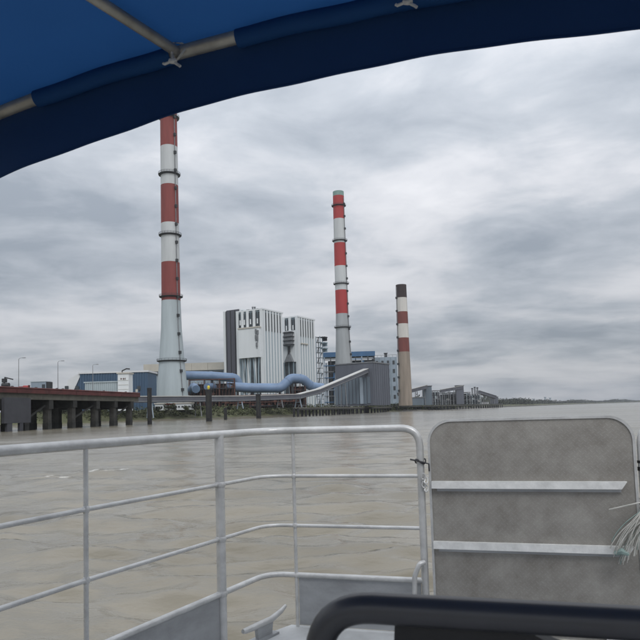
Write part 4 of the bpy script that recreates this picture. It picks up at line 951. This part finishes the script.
# wire tie and shackle between post and ramp; black tape on the right-hand post
bt = Matrix.Rotation(-YAW, 4, 'Z')
def bw(p): return bt @ Vector(p)
def bthing(name, label, cat, p): return thing(name, label, cat, tuple(bw(p)), -YAW)
p0 = (-0.447, FG, H - 0.275); t = bthing('wire_tie', 'dark wire tie twisted round the gate post and ramp edge', 'wire', p0); t_ = p0
m = MB()
loop = [(0.027 * math.cos(a), 0.027 * math.sin(a), 0.012 * math.sin(a * 2)) for a in np.linspace(0, 6.28, 17)]; m.tube(loop, 0.004, 6)
m.tube([(-0.05, -0.02, 0.012), (-0.02, -0.028, 0.006), (0.02, -0.025, -0.004), (0.045, -0.02, -0.012), (0.046, -0.02, -0.05)], 0.004, 6); m.build('strand', M['wire'], t)
p0 = (-0.425, FG - 0.02, H - 0.385); t = bthing('shackle', 'small galvanised shackle and chain links holding the ramp', 'shackle', p0)
for k in range(4):
    lp = [(0.009 * math.cos(a) + random.uniform(-.002, .002) + (0.008 if k % 2 else -0.006), -0.012 + 0.010 * math.sin(a) * (k % 2), 0.035 - k * 0.021 + 0.015 * math.sin(a)) for a in np.linspace(0, 6.28, 13)]; MB().tube(lp, 0.0036, 7).build('link', M['galv'], t, smooth=True)
p0 = (2 * MID + 0.447, FG, H - 0.29); t = bthing('tape_wrap', 'pair of black tape bands wrapped on the post beside the ramp', 'tape', p0)
for z in (0.0, -0.036): MB().tube([(0, 0, z), (0, 0, z + (0.012 if z == 0 else 0.018))], 0.0226, 16).build('tape_band', M['tape'], t)

# frayed rope tied to the right-hand post
p0 = (2 * MID + 0.447, FG - 0.03, H - 0.50); t = bthing('frayed_rope', 'bundle of frayed pale rope strands hanging over the ramp edge', 'rope', p0)
m = MB()
for k in range(60):
    s = random.random(); ex, ez = -0.05 - 0.115 * s + random.uniform(-0.02, 0.02), -0.20 + random.uniform(-0.07, 0.05) + 0.05 * (1 - s)
    x0, z0 = random.uniform(0.0, 0.1), random.uniform(-0.01, 0.07)
    y1 = -0.05 - random.random() * 0.05; bow_ = random.uniform(0.0, 0.06)
    pts = [(x0, -0.03, z0), (x0 * 0.3 + ex * 0.3, y1, z0 * 0.4 + ez * 0.25 + bow_ * 0.6), (ex * 0.75 - 0.01, y1, ez * 0.6 + bow_ * 0.5), (ex, y1 + 0.02, ez)]
    path = []
    for q in range(13):
        u = q / 12; c0, c1, c2, c3 = (1 - u) ** 3, 3 * u * (1 - u) ** 2, 3 * u * u * (1 - u), u ** 3
        path.append(tuple(c0 * a + c1 * b + c2 * c + c3 * d for a, b, c, d in zip(*pts)))
    m.tube(path, random.uniform(0.0012, 0.0026), 5, mi=1 if k % 9 == 0 else 0)
m.tube([(0.06, -0.05, 0.06), (-0.04, -0.06, 0.035), (-0.17, -0.05, 0.0)], 0.0034, 6)
m.build('strand_bundle', [M['rope'], M['rope_green']], t)
m = MB(); hel = [(0.026 * math.cos(a) + 0.0, 0.03 + 0.026 * math.sin(a), 0.045 - a * 0.0035) for a in np.linspace(0, 25, 90)]; m.tube(hel, 0.006, 7); m.build('knot_wrap', M['rope'], t)
m = MB(); m.tube([(-0.155, -0.06, -0.20), (-0.13, -0.075, -0.185), (-0.10, -0.07, -0.20)], [0.010, 0.016, 0.008], 8); m.build('knot', M['rope_green'], t, smooth=True)

# ------------------------------------------------------------------ passenger seat in front of the camera
SF = 0.90; seat = thing('passenger_chair', 'black padded passenger chair with rounded tubular back frame', 'chair', tuple(bw((0.0, SF, DZ))), -YAW)
zt = H - 0.277 - DZ; sx0, sx1 = -0.285, 0.275
hoop = [(sx0 - 0.02, 0.06, 0), (sx0, 0.02, zt - 0.25), (sx0 + 0.012, 0, zt), (sx1 - 0.012, 0, zt), (sx1, 0.02, zt - 0.25), (sx1 + 0.02, 0.06, 0)]
MB().tube(fillet(hoop, {1: 0.2, 2: 0.085, 3: 0.085, 4: 0.2}, 10), 0.0212, 18).build('back_frame', M['black_tube'], seat, smooth=True)
# padded backrest with a sagging top edge on the right
m = MB(); xs = np.linspace(-0.165, 0.235, 18); prof = []
topz = lambda x: zt - 0.012 - (0.0 if x < 0.0 else 0.034 * min(1, ((x) / 0.06)) ** 0.8)
pts = [(-0.205, 0.035, 0.36)] + [(x, 0.012, topz(x)) for x in xs] + [(0.245, 0.035, 0.36)]
m.extr([(p[0], p[1], p[2]) for p in pts], (0, 0.035, 0)); m.build('backrest', M['black_vinyl'], seat, bevel=0)
MB().box((0.0, 0.27, 0.40), (0.46, 0.44, 0.06)).build('seat_pad', M['black_vinyl'], seat, bevel=0.015)
for x in (sx0 + 0.03, sx1 - 0.03):
    MB().tube(fillet([(x, 0.045, 0.36), (x, 0.46, 0.36), (x, 0.50, 0)], 0.06, 6), 0.0165, 12).build('leg', M['black_tube'], seat, smooth=True)
MB().tube([(sx0 + 0.0, 0.035, 0.365), (sx1 - 0.0, 0.035, 0.365)], 0.014, 10).build('cross_tube', M['black_tube'], seat, smooth=True)

# ------------------------------------------------------------------ canopy
HF = 1.70; cnp = thing('canopy', 'dark blue canvas canopy on tubular hoops over the boat deck', 'canopy', tuple(bw((0, 0, DZ))), -YAW)
hz = lambda t_: 1.128 - 0.052 * (t_ + 0.30) ** 2 - 0.006 * (t_ + 0.30) ** 4 + (H - DZ)
vz = lambda t_: 0.979 - 0.077 * (t_ + 0.24) ** 2 - 0.003 * (t_ + 0.24) ** 4 + (H - DZ)
tl, trr = -1.70, 1.86
def hoop_path(F, dz=0.0):
    ts = np.linspace(tl + 0.10, trr - 0.10, 40)
    return fillet([(tl + 0.0, F, 0.0), (tl, F, hz(tl) - 0.05 + dz)] + [(t_, F, hz(t_) + dz) for t_ in ts] + [(trr, F, hz(trr) - 0.05 + dz), (trr, F, 0.0)], 0.08, 3)
R_T = 0.020
for F in (HF, 0.25, -1.3): MB().tube(hoop_path(F), R_T, 14).build('hoop', M['tube_can'], cnp, smooth=True)
# roof canvas with gentle sag between hoops
def roof_grid(ts, fs, zf, name, mt, thick=0.003):
    m = MB(); n = len(fs)
    V = [(t_, f_, zf(t_, f_)) for t_ in ts for f_ in fs]; k = len(V)
    V2 = [(a, b, c + thick) for a, b, c in V]
    Fq = [(i * n + j, (i + 1) * n + j, (i + 1) * n + j + 1, i * n + j + 1) for i in range(len(ts) - 1) for j in range(n - 1)]
    m.add(V, Fq); return m.build(name, mt, cnp, smooth=True)
ts = np.linspace(tl - 0.02, trr + 0.02, 150); fs = np.linspace(HF + 0.012, -1.32, 110)
def roof_z(t_, f_):
    ph = ((HF - f_) / 1.45) % 1.0; sag = 0.022 * math.sin(math.pi * ph) ** 2
    return hz(t_) + R_T + 0.004 - sag + (0.008 * math.sin(5 * t_ + 3 * f_) + 0.005 * math.sin(13 * t_ - 7 * f_ + 1.5 * math.sin(4 * f_))) * math.sin(math.pi * ph) + 0.0035 * math.sin(31 * t_ + 5 * f_) * math.exp(-((HF - f_) / 0.18) ** 2) - 0.25 * max(0, abs(t_ - MID) - 1.66) ** 1.0
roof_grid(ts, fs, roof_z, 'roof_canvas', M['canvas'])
for tx in (0.62, 1.3):
    m = MB(); ff = np.linspace(HF - 0.005, -1.30, 60); V = []
    for f_ in ff:
        for dx in (-0.005, 0.005): V.append((tx + dx, f_, roof_z(tx + dx, f_) - 0.0022))
    m.add(V, [(2 * i, 2 * i + 1, 2 * i + 3, 2 * i + 2) for i in range(len(ff) - 1)]); m.build('seam', M['canvas'], cnp, smooth=True)
# front valance hanging from the front hoop
m = MB(); nt_ = 160; nv = 10; V = []
for i in range(nt_):
    t_ = tl - 0.03 + (trr - tl + 0.06) * i / (nt_ - 1)
    for j in range(nv):
        s = j / (nv - 1); z = (hz(t_) + R_T + 0.004) * (1 - s) + vz(t_) * s
        V.append((t_, HF + R_T + 0.004 + (0.004 * math.sin(t_ * 9) + 0.002 * math.sin(t_ * 23 + 2 * s)) * s + 0.02 * s, z + 0.0015 * s * math.sin(t_ * 7.3 + 1)))
m.add(V, [(i * nv + j, (i + 1) * nv + j, (i + 1) * nv + j + 1, i * nv + j + 1) for i in range(nt_ - 1) for j in range(nv - 1)]); val = m.build('valance', M['canvas_shaded'], cnp, smooth=True)
m = MB(); m.tube([(t_, HF + R_T + 0.024 + 0.004 * math.sin(t_ * 9) + 0.002 * math.sin(t_ * 23 + 2), vz(t_) + 0.002 + 0.0015 * math.sin(t_ * 7.3 + 1)) for t_ in np.linspace(tl - 0.03, trr + 0.03, 160)], 0.004, 6); m.build('hem', M['canvas_shaded'], val, smooth=True)
# canvas sleeves wrapped round the hoop, leaving bare gaps
for a, b in ((-1.432, -0.935), (-0.718, 0.35), (0.55, 1.35)):
    m = MB(); m.tube([(t_, HF + 0.002, hz(t_) - 0.002 + 0.002 * math.sin(t_ * 20)) for t_ in np.linspace(a, b, 26)], R_T + 0.007, 14, caps=False); m.build('sleeve', M['canvas'], cnp, smooth=True)
# lengthwise purlins
def purlin(p, q): MB().tube([p, Vector(p).lerp(Vector(q), 0.5), q], 0.016, 12).build('purlin', M['tube_can'], cnp, smooth=True)
pj = (-0.908, HF, hz(-0.908) - 0.004); pe = (-0.984, 1.365, 1.078 + H - DZ)
dv = Vector(pe) - Vector(pj); pend = Vector(pj) + dv * (1.5 / 0.335); pend.z = hz(pend.x) - 0.03
purlin(pj, tuple(pend)); purlin((1.07, HF, hz(1.07) - 0.004), (1.35, 0.2, hz(1.35) - 0.03))
# string ties at the joints
def tie(p, name='string_tie'):
    m = MB(); x, y, z = p
    m.tube([(x + 0.027 * math.cos(a), y - 0.003 + 0.01 * math.sin(a * 2), z + 0.027 * math.sin(a)) for a in np.linspace(0, 6.28, 15)], 0.0035, 6)
    m.tube([(x - 0.004, y - 0.03, z - 0.02), (x - 0.002, y - 0.034, z - 0.05), (x - 0.026, y - 0.036, z - 0.056), (x - 0.03, y - 0.035, z - 0.052)], 0.0042, 6)
    m.tube([(x - 0.002, y - 0.03, z - 0.03), (x + 0.006, y - 0.036, z - 0.056), (x + 0.022, y - 0.036, z - 0.068), (x + 0.026, y - 0.036, z - 0.072)], 0.0045, 6)
    m.tube([(x - 0.008, y - 0.034, z - 0.048), (x + 0.004, y - 0.038, z - 0.054), (x + 0.012, y - 0.034, z - 0.05)], 0.0075, 7)
    return m.build(name, M['string'], cnp, smooth=True)
tie((-0.908, HF - 0.012, hz(-0.908) - 0.002)); tie((-0.205, HF - 0.015, hz(-0.205) + 0.05 - 0.04)); tie((-1.165, 1.20, hz(-1.165) + 0.012)); 

# ------------------------------------------------------------------ haze
hb_ = MB().box((0, 0, 118), (17000, 17000, 246)); m = bpy.data.materials.new('river haze'); m.use_nodes = True; nt = m.node_tree
for n_ in list(nt.nodes): nt.nodes.remove(n_)
out = nt.nodes.new('ShaderNodeOutputMaterial'); pv = nt.nodes.new('ShaderNodeVolumePrincipled'); nt.links.new(pv.outputs[0], out.inputs['Volume'])
pv.inputs['Color'].default_value = (0.86, 0.90, 0.96, 1); pv.inputs['Density'].default_value = 0.00008; pv.inputs['Anisotropy'].default_value = 0.2
hz_o = hb_.build('haze', m); tag(hz_o, 'thin pale haze over the river', 'haze', kind='stuff')
